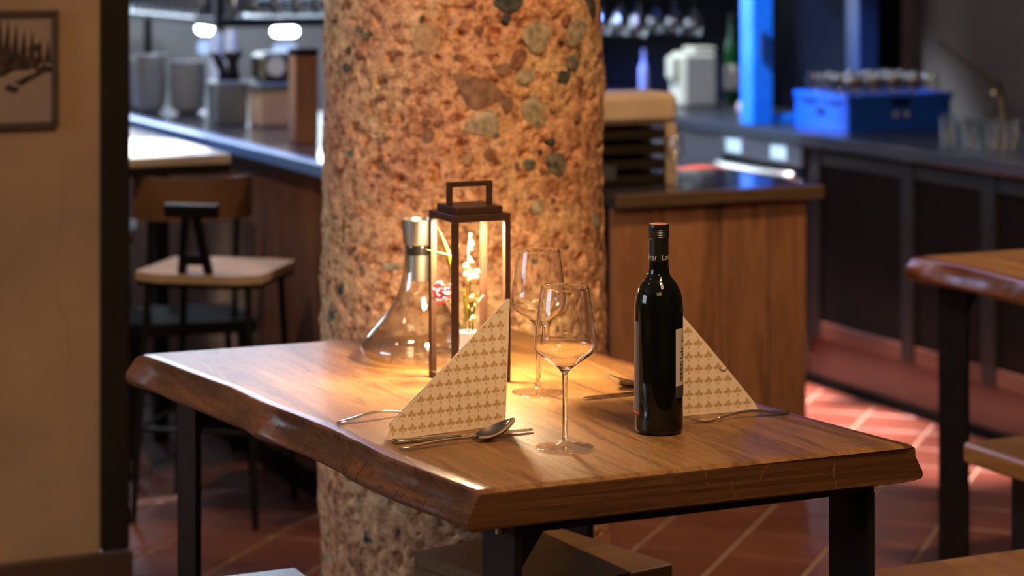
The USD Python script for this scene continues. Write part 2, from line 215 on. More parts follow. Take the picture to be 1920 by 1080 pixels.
def lathe(prof, n=48, loc=(0, 0, 0)):
    prof = np.array(prof, float); a = np.linspace(0, 2 * PI, n, endpoint=False); v = []; f = []; k = len(prof)
    for t in a: v += [(r * math.cos(t), r * math.sin(t), z) for r, z in prof]
    for i in range(n):
        j = (i + 1) % n
        for q in range(k - 1): f += [(i * k + q, j * k + q, j * k + q + 1), (i * k + q, j * k + q + 1, i * k + q + 1)]
    m = trimesh.Trimesh(np.array(v), np.array(f), process=False); m.merge_vertices(); m.update_faces(m.nondegenerate_faces()); m.remove_unreferenced_vertices()
    if len(m.faces) and m.is_watertight and m.volume < 0: m.invert()
    m.apply_translation(loc); return m
def loft(rings, caps=True):
    k = len(rings[0]); v = np.vstack(rings); f = []
    for i in range(len(rings) - 1):
        for j in range(k):
            a, b = i * k + j, i * k + (j + 1) % k; f += [(a, b, b + k), (a, b + k, a + k)]
    if caps:
        c0, c1 = len(v), len(v) + 1; v = np.vstack([v, np.mean(rings[0], 0), np.mean(rings[-1], 0)]); o = (len(rings) - 1) * k
        for j in range(k): f += [(c0, (j + 1) % k, j), (c1, o + j, o + (j + 1) % k)]
    m = trimesh.Trimesh(v, np.array(f), process=False)
    if m.is_watertight and m.volume < 0: m.invert()
    return m
def tube(path, r, n=10):
    path = np.array(path, float); rr = np.broadcast_to(np.asarray(r, float), len(path)); rings = []; T = np.gradient(path, axis=0); T /= np.linalg.norm(T, axis=1, keepdims=True)
    u = np.cross(T[0], [0.3, 0.2, 1.0]); u /= np.linalg.norm(u)
    for p, t, q in zip(path, T, rr):
        u = u - t * (u @ t); u /= np.linalg.norm(u); w = np.cross(t, u)
        rings.append([p + q * (math.cos(a) * u + math.sin(a) * w) for a in np.linspace(0, 2 * PI, n, endpoint=False)])
    return loft(rings)
def bez(pts, n=16):
    pts = np.array(pts, float); k = len(pts) - 1; t = np.linspace(0, 1, n)[:, None]
    return sum(math.comb(k, i) * (1 - t) ** (k - i) * t ** i * pts[i] for i in range(k + 1))
def flat(poly, z=0.0, y_up=False):
    out = []
    for g in getattr(poly, 'geoms', [poly]):
        if g.area < 1e-9: continue
        v, f = trimesh.creation.triangulate_polygon(g, engine='earcut'); out.append(trimesh.Trimesh(np.c_[v, np.full(len(v), z)], f, process=False))
    return cat(*out)
def prism(poly, h): return trimesh.creation.extrude_polygon(poly, h, engine='earcut')
def G(x, y, z=0.75):                          # the point of the plane at height z that the photograph shows at x, y
    Y = (EYE - z) * FPX / (y - HZ); return np.array([(x - 960) / FPX * Y, Y])
def toab(p): return np.array([p[0] * E1[0] + p[1] * E1[1], p[0] * E2[0] + p[1] * E2[1]])

# ------------------------------------------------------------------ structure: floor, walls, ceiling
A0, A1, B0, B1, H = -2.6, 4.95, -1.6, 9.6, 2.75
room = lambda name, kind='structure': thing(name, None, None, (0, 0, 0), ROOM, None, kind)
fl = room('floor')
part(fl, 'grout_bed', bx(A0 - .1, A1 + .1, B0 - .1, B1 + .1, -0.12, -0.004), 'grout')
S = 0.222; g = toab(G(1290, 1080, 0.0)); ph = g
tiles = []
c45 = math.sqrt(.5)
for i in range(-40, 41):
    for j in range(-40, 41):
        u = (i + .5) * S; v = (j + .36) * S; a = ph[0] + (u - v) * c45; b = ph[1] + (u + v) * c45
        if A0 + .2 < a < A1 - .2 and B0 + .2 < b < B1 - .2:
            w = AB(a, b); tiles.append((w[1], a, b, abs(w[0] / w[1]) < 0.25 and w[1] > 5.1))
tiles.sort(); vis = [t for t in tiles if t[3]][:290]; seen = set((t[1], t[2]) for t in vis)
def tile_mesh(a, b):
    m = bx(-S / 2 + .004, S / 2 - .004, -S / 2 + .004, S / 2 - .004, -0.02, 0.0, 0.003); rot(m, PI / 4); return mov(m, a, b, 0)
for _, a, b, _v in vis: part(fl, 'tile', tile_mesh(a, b), 'tile')
part(fl, 'tiling', cat(*[tile_mesh(a, b) for _, a, b, _v in tiles if (a, b) not in seen]), 'tile', kind='stuff')
part(room('ceiling'), 'ceiling_slab', bx(A0 - .1, A1 + .1, B0 - .1, B1 + .1, H, H + .12), 'ceiling')
def wall_with_hole(axis, at, lo, hi, z0, z1, h0, h1, t, mat, parent):
    segs = [(lo, h0, 0, H), (h1, hi, 0, H), (h0, h1, 0, z0), (h0, h1, z1, H)]
    ms = [bx(p, q, at, at + t, r, s) if axis == 'a' else bx(at, at + t, p, q, r, s) for p, q, r, s in segs]
    part(parent, 'wall_face', cat(*ms), mat)
wl = room('wall_left'); wall_with_hole('b', A0 - .12, B0, B1, 1.05, 2.4, 3.1, 5.0, .12, 'plaster', wl)
wb = room('wall_back'); wall_with_hole('a', B1, A0, A1, 1.2, 2.36, 1.8, 3.7, .12, 'plaster_cool', wb)
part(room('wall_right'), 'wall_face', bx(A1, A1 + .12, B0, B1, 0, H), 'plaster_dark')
part(room('wall_front'), 'wall_face', bx(A0, A1, B0 - .12, B0, 0, H), 'plaster')
for nm, ax, at, h0, h1, z0, z1 in (('window_1', 'a', B1 + .05, 1.8, 3.7, 1.2, 2.36), ('window_2', 'b', A0 - .07, 3.1, 5.0, 1.05, 2.4)):
    w = room(nm); fr = []
    for p, q, r, s in ((h0, h1, z0, z0 + .05), (h0, h1, z1 - .05, z1), (h0, h0 + .05, z0, z1), (h1 - .05, h1, z0, z1), ((h0 + h1) / 2 - .03, (h0 + h1) / 2 + .03, z0, z1)):
        fr.append(bx(p, q, at - .03, at + .03, r, s) if ax == 'a' else bx(at - .03, at + .03, p, q, r, s))
    part(w, 'window_frame', cat(*fr), 'dark_timber')
    part(w, 'pane', bx(h0 + .04, h1 - .04, at - .003, at + .003, z0 + .04, z1 - .04) if ax == 'a' else bx(at - .003, at + .003, h0 + .04, h1 - .04, z0 + .04, z1 - .04), 'pane')

# partition wall at the left with its picture, timber end post and skirting
WB, WEND, WPOST = 5.135, 1.373, 1.441
pw = room('wall_partition'); part(pw, 'wall_face', bx(A0, WEND, WB, WB + .16, 0, H), 'plaster')
rnd = random.Random(4)
def onwall(x, y):                              # photograph -> place on the partition wall's face
    s = (x - 960) / FPX; Y = WB / (-E1[1] * s + E1[0]) ; X = s * Y; return X * E1[0] + Y * E1[1], EYE - (y - HZ) / FPX * Y
ck = [onwall(x, y) for x, y in ((118, 300), (116, 380), (113, 440), (100, 480), (106, 520), (103, 550), (112, 575), (125, 605), (124, 640), (131, 690))]
cm = []
for (a0, z0), (a1, z1) in zip(ck, ck[1:]):
    n = 3; 
    for k in range(n):
        t0, t1 = k / n, (k + 1) / n; w = .0014 + .001 * rnd.random(); ja, jb = rnd.uniform(-.002, .002), 0
        cm.append(trimesh.Trimesh([(a0 + (a1 - a0) * t0 - w, WB - .0006, z0 + (z1 - z0) * t0), (a0 + (a1 - a0) * t0 + w, WB - .0006, z0 + (z1 - z0) * t0), (a0 + (a1 - a0) * t1 + w, WB - .0006, z0 + (z1 - z0) * t1), (a0 + (a1 - a0) * t1 - w, WB - .0006, z0 + (z1 - z0) * t1)], [(0, 1, 2), (0, 2, 3)], process=False))
part(pw, 'crack', cat(*cm), speckled('crack_line', (0.22, 0.14, 0.08), (0.30, 0.20, 0.12), 20, 0.9))
part(room('trim_1'), 'end_post', bx(WEND, WPOST, WB - .012, WB + .17, 0.101, H, .006), 'dark_timber')
part(room('baseboard_left'), 'skirting_board', bx(A0, WPOST + .004, WB - .022, WB + .0, 0.0, 0.1, .004), 'skirting')
pa, pz1 = onwall(107, 19); _, pz0 = onwall(105, 239); pwid = 0.34
pic = thing('framed_picture', 'framed brown sketch of trees hanging on the plaster wall', 'picture', (*AB(pa - pwid, WB - .001), pz0), ROOM)
hh = pz1 - pz0; fw = .014
part(pic, 'frame', cat(bx(0, pwid, -.02, 0, 0, fw, .002), bx(0, pwid, -.02, 0, hh - fw, hh, .002), bx(0, fw, -.02, 0, fw, hh - fw, .002), bx(pwid - fw, pwid, -.02, 0, fw, hh - fw, .002)), speckled('picture_frame', (0.05, 0.028, 0.017), (0.07, 0.04, 0.025), 20, 0.6, specular_ior_level=0.2))
part(pic, 'print', bx(fw, pwid - fw, -.008, 0, fw, hh - fw), plain('sketch_paper', (0.22, 0.145, 0.105), 0.5), label='brown tree sketch print')
tr = []
rp = random.Random(11)
def blob(cx, cz, w, h):
    n = 14; return Polygon([(cx + w * math.cos(t) * (.6 + .7 * rp.random()), cz + h * math.sin(t) * (.6 + .7 * rp.random())) for t in np.linspace(0, 2 * PI, n, endpoint=False)]).buffer(0)
cl = sbox(fw, fw, pwid - fw, hh - fw)
for k in range(26): tr.append(blob(pwid - .02 - rp.random() ** .8 * .16, hh * (.55 + .10 * rp.gauss(0, 1)), .010 + .012 * rp.random(), .006 + .009 * rp.random()))
for k in range(9):
    cx = pwid - .024 - .018 * k; cz = hh * (.55); top = hh * (.72 + .04 * k + .04 * rp.random()); tr.append(Polygon([(cx - .009 - .0015 * k, cz), (cx + .009, cz), (cx + .002, top)]))
tr.append(Polygon([(pwid - .10, hh * .40), (pwid - .015, hh * .53), (pwid - .015, hh * .50), (pwid - .085, hh * .36)]))
sk = flat(unary_union(tr).intersection(cl)); sk.vertices = np.c_[sk.vertices[:, 0], np.full(len(sk.vertices), -.0085), sk.vertices[:, 1]]
part(pic, 'drawing', sk, speckled('sketch_ink', (0.02, 0.013, 0.01), (0.07, 0.042, 0.03), 60, 0.9, detail=6, specular_ior_level=0.1))

# ------------------------------------------------------------------ the stone pillar
PX, PY, PR = -0.10, 4.76, 0.292
pil = thing('pillar', 'round pillar of rough pink and brown conglomerate stone behind the table', 'pillar', (PX, PY, 0))
def prad(th, z):
    q = np.stack([np.cos(th) * PR, np.sin(th) * PR, z], -1)
    r = PR + .010 * (meshkit.fbm(q * 5, 3, 1) - .5) * 2 + .006 * (meshkit.fbm(q * 24, 3, 5) - .5) * 2
    pit = np.clip(meshkit.noise(q * 42, 9) - .72, 0, 1) / .28; pit2 = np.clip(meshkit.noise(q * 75, 19) - .74, 0, 1) / .26
    return r - .020 * pit - .010 * pit2 + .006 * np.sin(z * 3.1 + .4)
front = np.linspace(-PI - .25, .25, 420); back = np.linspace(.25, PI - .25, 40)[1:-1]
th = np.concatenate([front, back]); zz = np.concatenate([np.linspace(0, .28, 10)[:-1], np.linspace(.28, 1.40, 360), np.linspace(1.40, H, 30)[1:]])
TH, ZZ = np.meshgrid(th, zz); RR = prad(TH, ZZ); V = np.stack([RR * np.cos(TH), RR * np.sin(TH), ZZ], -1).reshape(-1, 3); n = len(th); rows = len(zz)
I, J = np.meshgrid(np.arange(rows - 1), np.arange(n), indexing='ij'); a = I * n + J; b = I * n + (J + 1) % n
F = np.concatenate([np.stack([a, b, b + n], -1).reshape(-1, 3), np.stack([a, b + n, a + n], -1).reshape(-1, 3)])
part(pil, 'shaft', (V, F), 'pillar', True)
rs = random.Random(7)
def on_pillar(x, y):
    s = (x - 960) / FPX; A = s * s + 1; Bq = -2 * (s * PX + PY); C = PX * PX + PY * PY - PR * PR; D = Bq * Bq - 4 * A * C
    if D < 0: return None
    Y = (-Bq - math.sqrt(D)) / (2 * A); return math.atan2(Y - PY, s * Y - PX), EYE - (y - HZ) / FPX * Y
def stone(x, y, w, h, kind, corners=11, tilt=0.0, poly=None):
    hit = on_pillar(x, y)
    if not hit: return
    t0, z0 = hit; sc = 4.5 / FPX; lat = abs(math.sin(t0)); lat = max(lat, .35)
    if poly: pts = [((px - x) * sc / lat, -(py - y) * sc) for px, py in poly]
    else:
        pts = []
        for t in np.linspace(0, 2 * PI, corners, endpoint=False):
            r = .82 + .28 * rs.random(); px, py = w / 2 * r * math.cos(t), h / 2 * r * math.sin(t); pts.append((px * math.cos(tilt) - py * math.sin(tilt), px * math.sin(tilt) + py * math.cos(tilt)))
        pts = [(p * sc / lat, q * sc) for p, q in pts]
    P = np.array(pts); c = P.mean(0); rings = []
    for s_, d in ((1.06, -.012), (1.0, .0000), (.86, .0014), (.5, .0018)):
        Q = c + (P - c) * s_; t = t0 + Q[:, 0] / PR; z = z0 + Q[:, 1]
        rr = prad(np.array([t0]), np.array([z0]))[0] * .4 + (PR + .001) * .6 + d + .0006
        rings.append(np.stack([rr * np.cos(t), rr * np.sin(t), z], -1))
    part(pil, 'stone', loft(rings), STONES[kind], 40)
for args in [(955, 5, 62, 40, 4), (1080, 118, 24, 32, 0), (1062, 145, 22, 28, 4), (1112, 10, 14, 50, 4), (1045, 308, 38, 50, 0), (952, 35, 16, 20, 4), (645, 128, 14, 22, 4), (622, 590, 16, 26, 0), (676, 505, 14, 14, 0), (993, 308, 26, 20, 0),
             (712, 182, 18, 16, 3), (1066, 38, 16, 26, 3), (670, 103, 16, 20, 3), (920, 290, 26, 22, 3), (878, 300, 24, 22, 5), (975, 112, 26, 44, 3), (1010, 70, 50, 60, 2), (1005, 210, 46, 60, 2), (1085, 62, 34, 60, 2), (990, 145, 36, 30, 2), (952, 195, 24, 30, 1), (800, 75, 60, 74, 5),
             (1015, 215, 30, 30, 5), (945, 130, 30, 24, 1), (1090, 155, 12, 28, 3), (1086, 222, 14, 18, 1), (660, 470, 14, 22, 3), (735, 500, 46, 14, 2), (640, 545, 14, 22, 4), (860, 108, 20, 14, 3), (803, 255, 22, 24, 1), (900, 55, 18, 20, 3), (1036, 266, 16, 14, 4), (690, 365, 30, 30, 5),
             (1010, 388, 22, 30, 2), (1075, 545, 34, 20, 2), (1095, 590, 22, 16, 3), (1120, 415, 14, 40, 2), (1060, 610, 40, 16, 2), (690, 1010, 24, 40, 4), (745, 995, 16, 18, 4), (705, 950, 20, 34, 1), (628, 970, 16, 24, 3), (815, 985, 26, 30, 5), (665, 1055, 28, 18, 3), (650, 910, 22, 16, 3)]:
    stone(*args, tilt=rs.uniform(-.5, .5))
stone(895, 175, 0, 0, 1, poly=[(848, 140), (870, 137), (912, 150), (942, 172), (948, 180), (925, 196), (893, 208), (876, 198), (864, 172)])
stone(905, 240, 0, 0, 2, poly=[(872, 232), (900, 212), (926, 202), (934, 212), (936, 246), (922, 256), (884, 250), (870, 244)])
for k in range(70):
    stone(rs.uniform(605, 1130), rs.choice([rs.uniform(0, 620), rs.uniform(0, 620), rs.uniform(900, 1078)]), rs.uniform(7, 16), rs.uniform(7, 16), rs.choice([0, 1, 1, 3, 3, 4, 5, 2]), 9)

for k in range(60):                             # pebbles over the rest of the shaft
    t0 = rs.uniform(-3.3, .2); z0 = rs.choice([rs.uniform(.05, .35), rs.uniform(1.45, 2.6), rs.uniform(1.45, 2.6)]); w = rs.uniform(.006, .024); h = w * rs.uniform(.7, 1.4)
    P = np.array([(w * math.cos(t) * (.82 + .28 * rs.random()), h * math.sin(t) * (.82 + .28 * rs.random())) for t in np.linspace(0, 2 * PI, 9, endpoint=False)]); rings = []
    for s_, d in ((1.06, -.012), (1.0, 0), (.86, .0014), (.5, .0018)):
        rr = prad(np.array([t0]), np.array([z0]))[0] * .4 + (PR + .001) * .6 + d + .0006; t = t0 + P[:, 0] * s_ / PR; rings.append(np.stack([rr * np.cos(t), rr * np.sin(t), z0 + P[:, 1] * s_], -1))
    part(pil, 'stone', loft(rings), STONES[rs.choice([0, 1, 2, 2, 3, 4, 5])], 40)

# ------------------------------------------------------------------ slab tables on flat steel legs
def interp_curve(pts, n):
    P = np.array(pts, float); d = np.r_[0, np.cumsum(np.linalg.norm(np.diff(P, axis=0), axis=1))]; t = np.linspace(0, d[-1], n)
    return np.stack([np.interp(t, d, P[:, 0]), np.interp(t, d, P[:, 1])], -1)
def smooth_curve(C, it=6):
    for _ in range(it): C[1:-1] = (C[:-2] + 2 * C[1:-1] + C[2:]) / 4
    return C
def slab(left, right, top, thick, amp_l, amp_r, seed, n=150):
    """Live-edge slab from its two long top edges (front to back). Returns top, left edge, right edge, front end, back end + underside."""
    L = smooth_curve(interp_curve(left, n)); R = smooth_curve(interp_curve(right, n)); k = 14
    prof = [(-.020, 0), (-.006, -.0003), (-.002, -.0018), (.0015, -.006), (.005, -.018), (.011, -.030), (.015, -.042), (.015, -.049), (.011, -.054), (.002, -.0565), (-.02, -.0565)]
    sc = thick / .0565; rows = []
    ends = np.minimum(np.linalg.norm(L - L[0], axis=1), np.linalg.norm(L - L[-1], axis=1))
    rows_l, rows_r = [], []
    dL = np.gradient(L, axis=0); dL /= np.linalg.norm(dL, axis=1, keepdims=True); nL = np.stack([-dL[:, 1], dL[:, 0]], -1)
    dR = np.gradient(R, axis=0); dR /= np.linalg.norm(dR, axis=1, keepdims=True); nR = np.stack([dR[:, 1], -dR[:, 0]], -1)
    def sect(i, C, N, amp, sd):
        out = []
        for q, (o, z) in enumerate(prof):
            z *= sc; p = np.array([C[i, 0], C[i, 1], z]); w = (.22 * min(1, max(0, -z / .02)) + .85 * max(0.0, math.sin(PI * min(1, max(0, -z / thick)))) ** 1.2) * amp
            d = (meshkit.fbm(np.array([p[0] * 6 + sd, p[1] * 6, z * 8]), 2, sd) - .5) * .085 + (meshkit.fbm(np.array([p[0] * 26 + sd, p[1] * 26, z * 22]), 2, sd + 3) - .5) * .010
            d2 = (meshkit.noise(np.array([p[0] * 6, p[1] * 6, 0.5]), sd + 8) - .5) * .012 * amp
            o2 = o + w * d + d2 * (1 if q > 0 else .3)
            out.append((C[i, 0] + N[i, 0] * o2, C[i, 1] + N[i, 1] * o2, z))
        return np.array(out)
    SL = [sect(i, L, nL, amp_l, seed) for i in range(n)]; SR = [sect(i, R, nR, amp_r, seed + 50) for i in range(n)]
    # round the sawn ends a little
    for S_, C in ((SL, L), (SR, R)):
        for i0, step in ((0, 1), (n - 1, -1)):
            S_[i0][:, 2] = np.clip(S_[i0][:, 2], -thick + .004, -.004)
    def strip(A, B):
        A, B = np.array(A), np.array(B); m = len(A); v = np.vstack([A, B]); f = []
        for i in range(m - 1): f += [(i, i + 1, m + i + 1), (i, m + i + 1, m + i)]
        return trimesh.Trimesh(v, f, process=False)
    def sheet(S_, flip):
        k = len(S_[0]); v = np.vstack(S_); f = []
        for i in range(len(S_) - 1):
            for j in range(k - 1):
                a = i * k + j; q = [(a, a + 1, a + k + 1), (a, a + k + 1, a + k)]; f += [t[::-1] for t in q] if flip else q
        return trimesh.Trimesh(v, f, process=False)
    topm = sheet([[SL[i][0] * (1 - t) + SR[i][0] * t for t in np.linspace(0, 1, 9)] for i in range(n)], True)
    bot = sheet([[SL[i][-1], SR[i][-1]] for i in range(n)], False)
    edl, edr = sheet(SL, False), sheet(SR, True)
    def endcap(i):
        return sheet([[SL[i][q], SR[i][q]] for q in range(len(prof))], False)
    fr, bk = endcap(0), endcap(n - 1)
    if fr.face_normals[:, 1].sum() > 0: fr.invert()
    if bk.face_normals[:, 1].sum() < 0: bk.invert()
    for m in (topm, bot, edl, edr):
        pass
    if topm.face_normals[:, 2].sum() < 0: topm.invert()
    if bot.face_normals[:, 2].sum() > 0: bot.invert()
    if (edl.face_normals[:, 0] * edl.area_faces).sum() > 0: edl.invert()
    if (edr.face_normals[:, 0] * edr.area_faces).sum() < 0: edr.invert()
    return topm, edl, edr, fr, cat(bk, bot)
def steel_leg(x, y, z1, d=.105, w=.012): return bx(x, x + w, y, y + d, 0, z1, .0008)
def table_from(t, left, right, legs, top=.75, thick=.056, amp=(1, .4), seed=3, brackets=True):
    tm, el, er, fr, rest = slab(left, right, top, thick, amp[0], amp[1], seed)
    tp = part(t, 'tabletop', mov(tm, 0, 0, top), 'oak', True)
    part(tp, 'live_edge', mov(el, 0, 0, top), 'bark', True, label='wavy bark-brown live edge with worm holes'); part(tp, 'live_edge', mov(er, 0, 0, top), 'bark', True)
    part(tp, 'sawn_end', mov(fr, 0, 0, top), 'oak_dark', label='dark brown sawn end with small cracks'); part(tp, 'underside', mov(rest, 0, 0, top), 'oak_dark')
    zb = top - thick - .0005
    for (x, y, side) in legs:
        part(t, 'leg', steel_leg(x, y, zb - .010), 'steel_black')
    (x0, y0, _), (x1, y1, _), (x2, y2, _), (x3, y3, _) = legs
    for (xa, ya), (xb, yb) in (((x0, y0), (x1, y1)), ((x2, y2), (x3, y3))):
        pl = [bx(min(xa, xb), max(xa, xb) + .012, ya, ya + .105, zb - .010, zb, .001)] if abs(ya - yb) < .02 else [loft([np.array([(xa, ya, zb - .01), (xa, ya + .105, zb - .01), (xa, ya + .105, zb), (xa, ya, zb)]), np.array([(xb + .012, yb, zb - .01), (xb + .012, yb + .105, zb - .01), (xb + .012, yb + .105, zb), (xb + .012, yb, zb)])])]
        part(t, 'mounting_plate', pl[0], 'steel_black')
    for (x, y, side) in legs:
        for yy in (y + .02,):
            px0 = x + (.012 if side > 0 else 0); tri = prism(Polygon([(0, 0), (side * .045, 0), (0, -.065)]), .010)
            v = tri.vertices.copy(); tri.vertices = np.c_[v[:, 0] + px0, v[:, 2] + yy, v[:, 1] + zb - .010]; tri.fix_normals(); part(t, 'gusset', tri, 'steel_black')
    return tp
T0 = toab(G(905, 925)) + np.array([.35, .6]); TX, TY = AB(*T0)
loc = lambda x, y, z=.75: toab(G(x, y, z)) - T0
tab = thing('dining_table', 'thick live-edge oak dining table set with wine bottle and glasses', 'table', (TX, TY, 0), ROOM)
leftp = [loc(897, 922), loc(803, 888), loc(725, 855), loc(609, 800), loc(492, 756), loc(430, 727), loc(330, 690), loc(262, 664)]
rightp = [loc(1716, 833), loc(1480, 771), loc(1170, 674), loc(1136, 664), loc(955, 613)]
wl_ = lambda X, Y: toab((X, Y)) - T0
legs = [(*wl_(.003, 3.105), 1), (*wl_(.520, 3.345), -1), (*wl_(-.553, 4.00), 1), (*(wl_(.52, 3.345) + np.array([-.02, .86])), -1)]
tp = table_from(tab, leftp, rightp, legs, amp=(1.0, .35), seed=3)
# worm holes and checks in the live edge, cracks in the sawn end
rw = random.Random(21); holes = []
Lc = np.array(leftp); Ls = smooth_curve(interp_curve(leftp, 150))
edge_mesh = slab(leftp, rightp, .75, .056, 1.0, .35, 3)[1]
from scipy.spatial import cKDTree
kd = cKDTree(edge_mesh.vertices); en = trimesh.Trimesh(edge_mesh.vertices, edge_mesh.faces, process=False).vertex_normals
for k in range(40):
    i = int(rw.triangular(4, 95, 30)); z = rw.uniform(-.043, -.010); q = np.array([Ls[i, 0] - .008, Ls[i, 1], z]); d, j = kd.query(q); p = edge_mesh.vertices[j]; nn = en[j]
    nn = nn / np.linalg.norm(nn)
    if nn[0] > 0: nn = -nn
    h = rw.uniform(.0025, .006) * (2.2 if rw.random() < .22 else 1); w = rw.uniform(.0005, .0011)
    tg = np.array([0, 1.0, 0]) - nn * nn[1]; tg /= np.linalg.norm(tg); up = np.cross(tg, nn); up /= np.linalg.norm(up); sl = rw.uniform(-.2, .5)
    up = up + tg * sl; ring = lambda s, o: np.array([p + nn * o + (math.cos(t) * w * tg + math.sin(t) * h * up) * s for t in np.linspace(0, 2 * PI, 8, endpoint=False)])
    holes.append(loft([ring(1.0, -.003), ring(1.0, .0003), ring(.5, .00045)]))
part(tp, 'worm_hole', mov(cat(*holes), 0, 0, .75), plain('hole_dark', (0.05, 0.02, 0.010), 0.8), kind='stuff')
F_, R_ = Lc[0], np.array(rightp)[0]
def on_end(t, z): return np.array([*(F_ + (R_ - F_) * t), z])
cr = []
for t, z0, z1, dt in ((.495, -.004, -.030, .008), (.645, -.003, -.026, -.022), (.555, -.024, -.048, .012), (.80, -.002, -.052, .002), (.155, -.030, -.037, .004)):
    path = [on_end(t + dt * s + .002 * math.sin(s * 9), z0 + (z1 - z0) * s) for s in np.linspace(0, 1, 7)]
    nrm = np.array([*(np.array([(R_ - F_)[1], -(R_ - F_)[0]]) / np.linalg.norm(R_ - F_)), 0]); cr.append(tube([p - nrm * .0004 for p in path], .0007, 6))
crm = plain('crack_pale', (0.30, 0.16, 0.075), 0.6)
for m in cr: part(tp, 'crack', mov(m, 0, 0, .75), crm)
# bolt heads under the plate
for t in (.08, .20, .30, .43, .55, .67):
    q = F_ + (R_ - F_) * t + np.array([0, .055]); part(tab, 'bolt', rod((*q, .75 - .0565 - .018), (*q, .75 - .0565 - .0105), .006, 8), 'steel')

# second table at the right
c2 = toab(G(1712, 481)); t2 = thing('dining_table', 'oak slab dining table cut off by the right edge of the photo', 'table', (*AB(*c2), 0), ROOM)
wid = .72
table_from(t2, [(0, -1.25), (.004, -.9), (-.006, -.5), (.004, -.2), (0, 0)], [(wid, -1.25), (wid, -.6), (wid, 0)], [(.04, -1.2, 1), (wid - .06, -1.2, -1), (.04, -.15, 1), (wid - .06, -.15, -1)], amp=(.5, .4), seed=12)

# ------------------------------------------------------------------ benches and the box stool
def bench(label, corner, w, length, right_corner=False):
    """corner: far-left (or far-right) top corner in the world; the bench runs towards the camera."""
    b = thing('bench', label, 'bench', (*corner, 0), ROOM); x0, x1 = (-w, 0) if right_corner else (0, w)
    part(b, 'seat', bx(x0, x1, -length, 0, .408, .45, .006), 'oak2', 30)
    for y in (-length + .10, -.185):
        for x in (x0 + .045, x1 - .057): part(b, 'leg', bx(x, x + .012, y, y + .08, 0, .396, .0008), 'steel_black')
        part(b, 'mounting_plate', bx(x0 + .045, x1 - .045, y, y + .08, .396, .4075, .001), 'steel_black')
    return b
bench('oak bench at the bottom right corner, in front of the dining table', G(1490, 1086, .45), .50, 1.2)
bench('short oak bench at the right edge, beside the second table', G(1804, 829, .45), .28, 1.2)
bench('pale-lit oak bench along the left side of the dining table', G(556, 1062, .45), .38, 1.2, True)
bs_a = 38.0; back = G(1030, 983, .45); c, s_ = math.cos(math.radians(bs_a)), math.sin(math.radians(bs_a))
cen = back - .297 / 2 * np.array([c, s_]) - .328 / 2 * np.array([-s_, c])
st = thing('box_stool', 'square wooden box stool under the table', 'stool', (*cen, 0), bs_a)
part(st, 'top', bx(-.1485, .1485, -.164, .164, .425, .45, .002), 'cube_wood', 30)
for m in (bx(-.1485, -.1265, -.164, .164, 0, .4248, .001), bx(.1265, .1485, -.164, .164, 0, .4248, .001)): part(st, 'side_panel', m, 'cube_wood')
for m in (bx(-.1260, .1260, -.162, -.142, 0, .4248, .001), bx(-.1260, .1260, .142, .162, 0, .4248, .001)): part(st, 'end_panel', m, 'cube_wood')

# ------------------------------------------------------------------ things on the table
ZT = .7505
def at(x, y, z=ZT): p = G(x, y, z); return (float(p[0]), float(p[1]), z)
# wine glasses
def wine_glass(label, pos):
    g = thing('wine_glass', label, 'glass', pos, 20)
    outer = [(.0040, .1075), (.0055, .1105), (.0110, .1165), (.0230, .1255), (.0360, .1345), (.0430, .1420), (.0455, .1495), (.0452, .1570), (.0438, .1680), (.0400, .2000), (.0346, .2345)]
    inner = [(.0338, .2345), (.0391, .2000), (.0429, .1680), (.0443, .1570), (.0445, .1495), (.0420, .1428), (.0350, .1358), (.0225, .1272), (.0105, .1195), (.0, .1178)]
    def fine(p): 
        from scipy.interpolate import PchipInterpolator as PI_
        p = np.array(p); d = np.r_[0, np.cumsum(np.hypot(*np.diff(p, axis=0).T))]; t = np.linspace(0, d[-1], 40); return list(zip(PI_(d, p[:, 0])(t), PI_(d, p[:, 1])(t)))
    o, i = fine(outer), fine(inner)
    part(g, 'bowl', lathe([(0, .1075)] + o + [(.0342, .2350)] + i, 72), 'glass', True)
    stem = [(0, .0118), (.0048, .0118), (.0041, .0150), (.0036, .0250), (.0034, .06), (.0035, .09), (.0040, .1073), (0, .1073)]
    part(g, 'stem', lathe(stem, 32), 'glass', 60)
    foot = [(0, .0012), (.020, .0010), (.040, .0), (.0428, .0002), (.0434, .0012), (.0428, .0022), (.034, .0034), (.022, .0046), (.012, .0068), (.0065, .0095), (.0049, .0117), (0, .0117)]
    part(g, 'foot', lathe(foot, 72), 'foot_glass', 60)
    return g
wine_glass('empty clear wine glass in front, left of the wine bottle', at(1059, 840))
wine_glass('empty clear wine glass behind, beside the lantern', at(1009, 737))
# decanter
dec = thing('decanter', 'wide-bottomed clear glass wine decanter with steel pourer, beside the pillar', 'decanter', at(786, 673), 0)
def hermite(p, n=60):
    from scipy.interpolate import PchipInterpolator as PI_
    p = np.array(p, float); d = np.r_[0, np.cumsum(np.hypot(*np.diff(p, axis=0).T))]; t = np.linspace(0, d[-1], n); return np.stack([PI_(d, p[:, 0])(t), PI_(d, p[:, 1])(t)], -1)
po = hermite([(.0, .0), (.07, .0), (.088, .003), (.1005, .012), (.1030, .022), (.098, .034), (.080, .056), (.060, .080), (.044, .105), (.034, .130), (.0285, .155), (.0265, .180), (.0262, .203)], 90)
nn = np.gradient(po, axis=0); nn = np.stack([-nn[:, 1], nn[:, 0]], -1); nn /= np.linalg.norm(nn, axis=1, keepdims=True); pi_ = po + nn * .0019; pi_[0] = (0, .0024); pi_[:, 0] = np.maximum(pi_[:, 0], 0)
part(dec, 'body', lathe(list(map(tuple, po)) + list(map(tuple, pi_[::-1])), 96), 'decanter_glass', True, label='clear glass body')
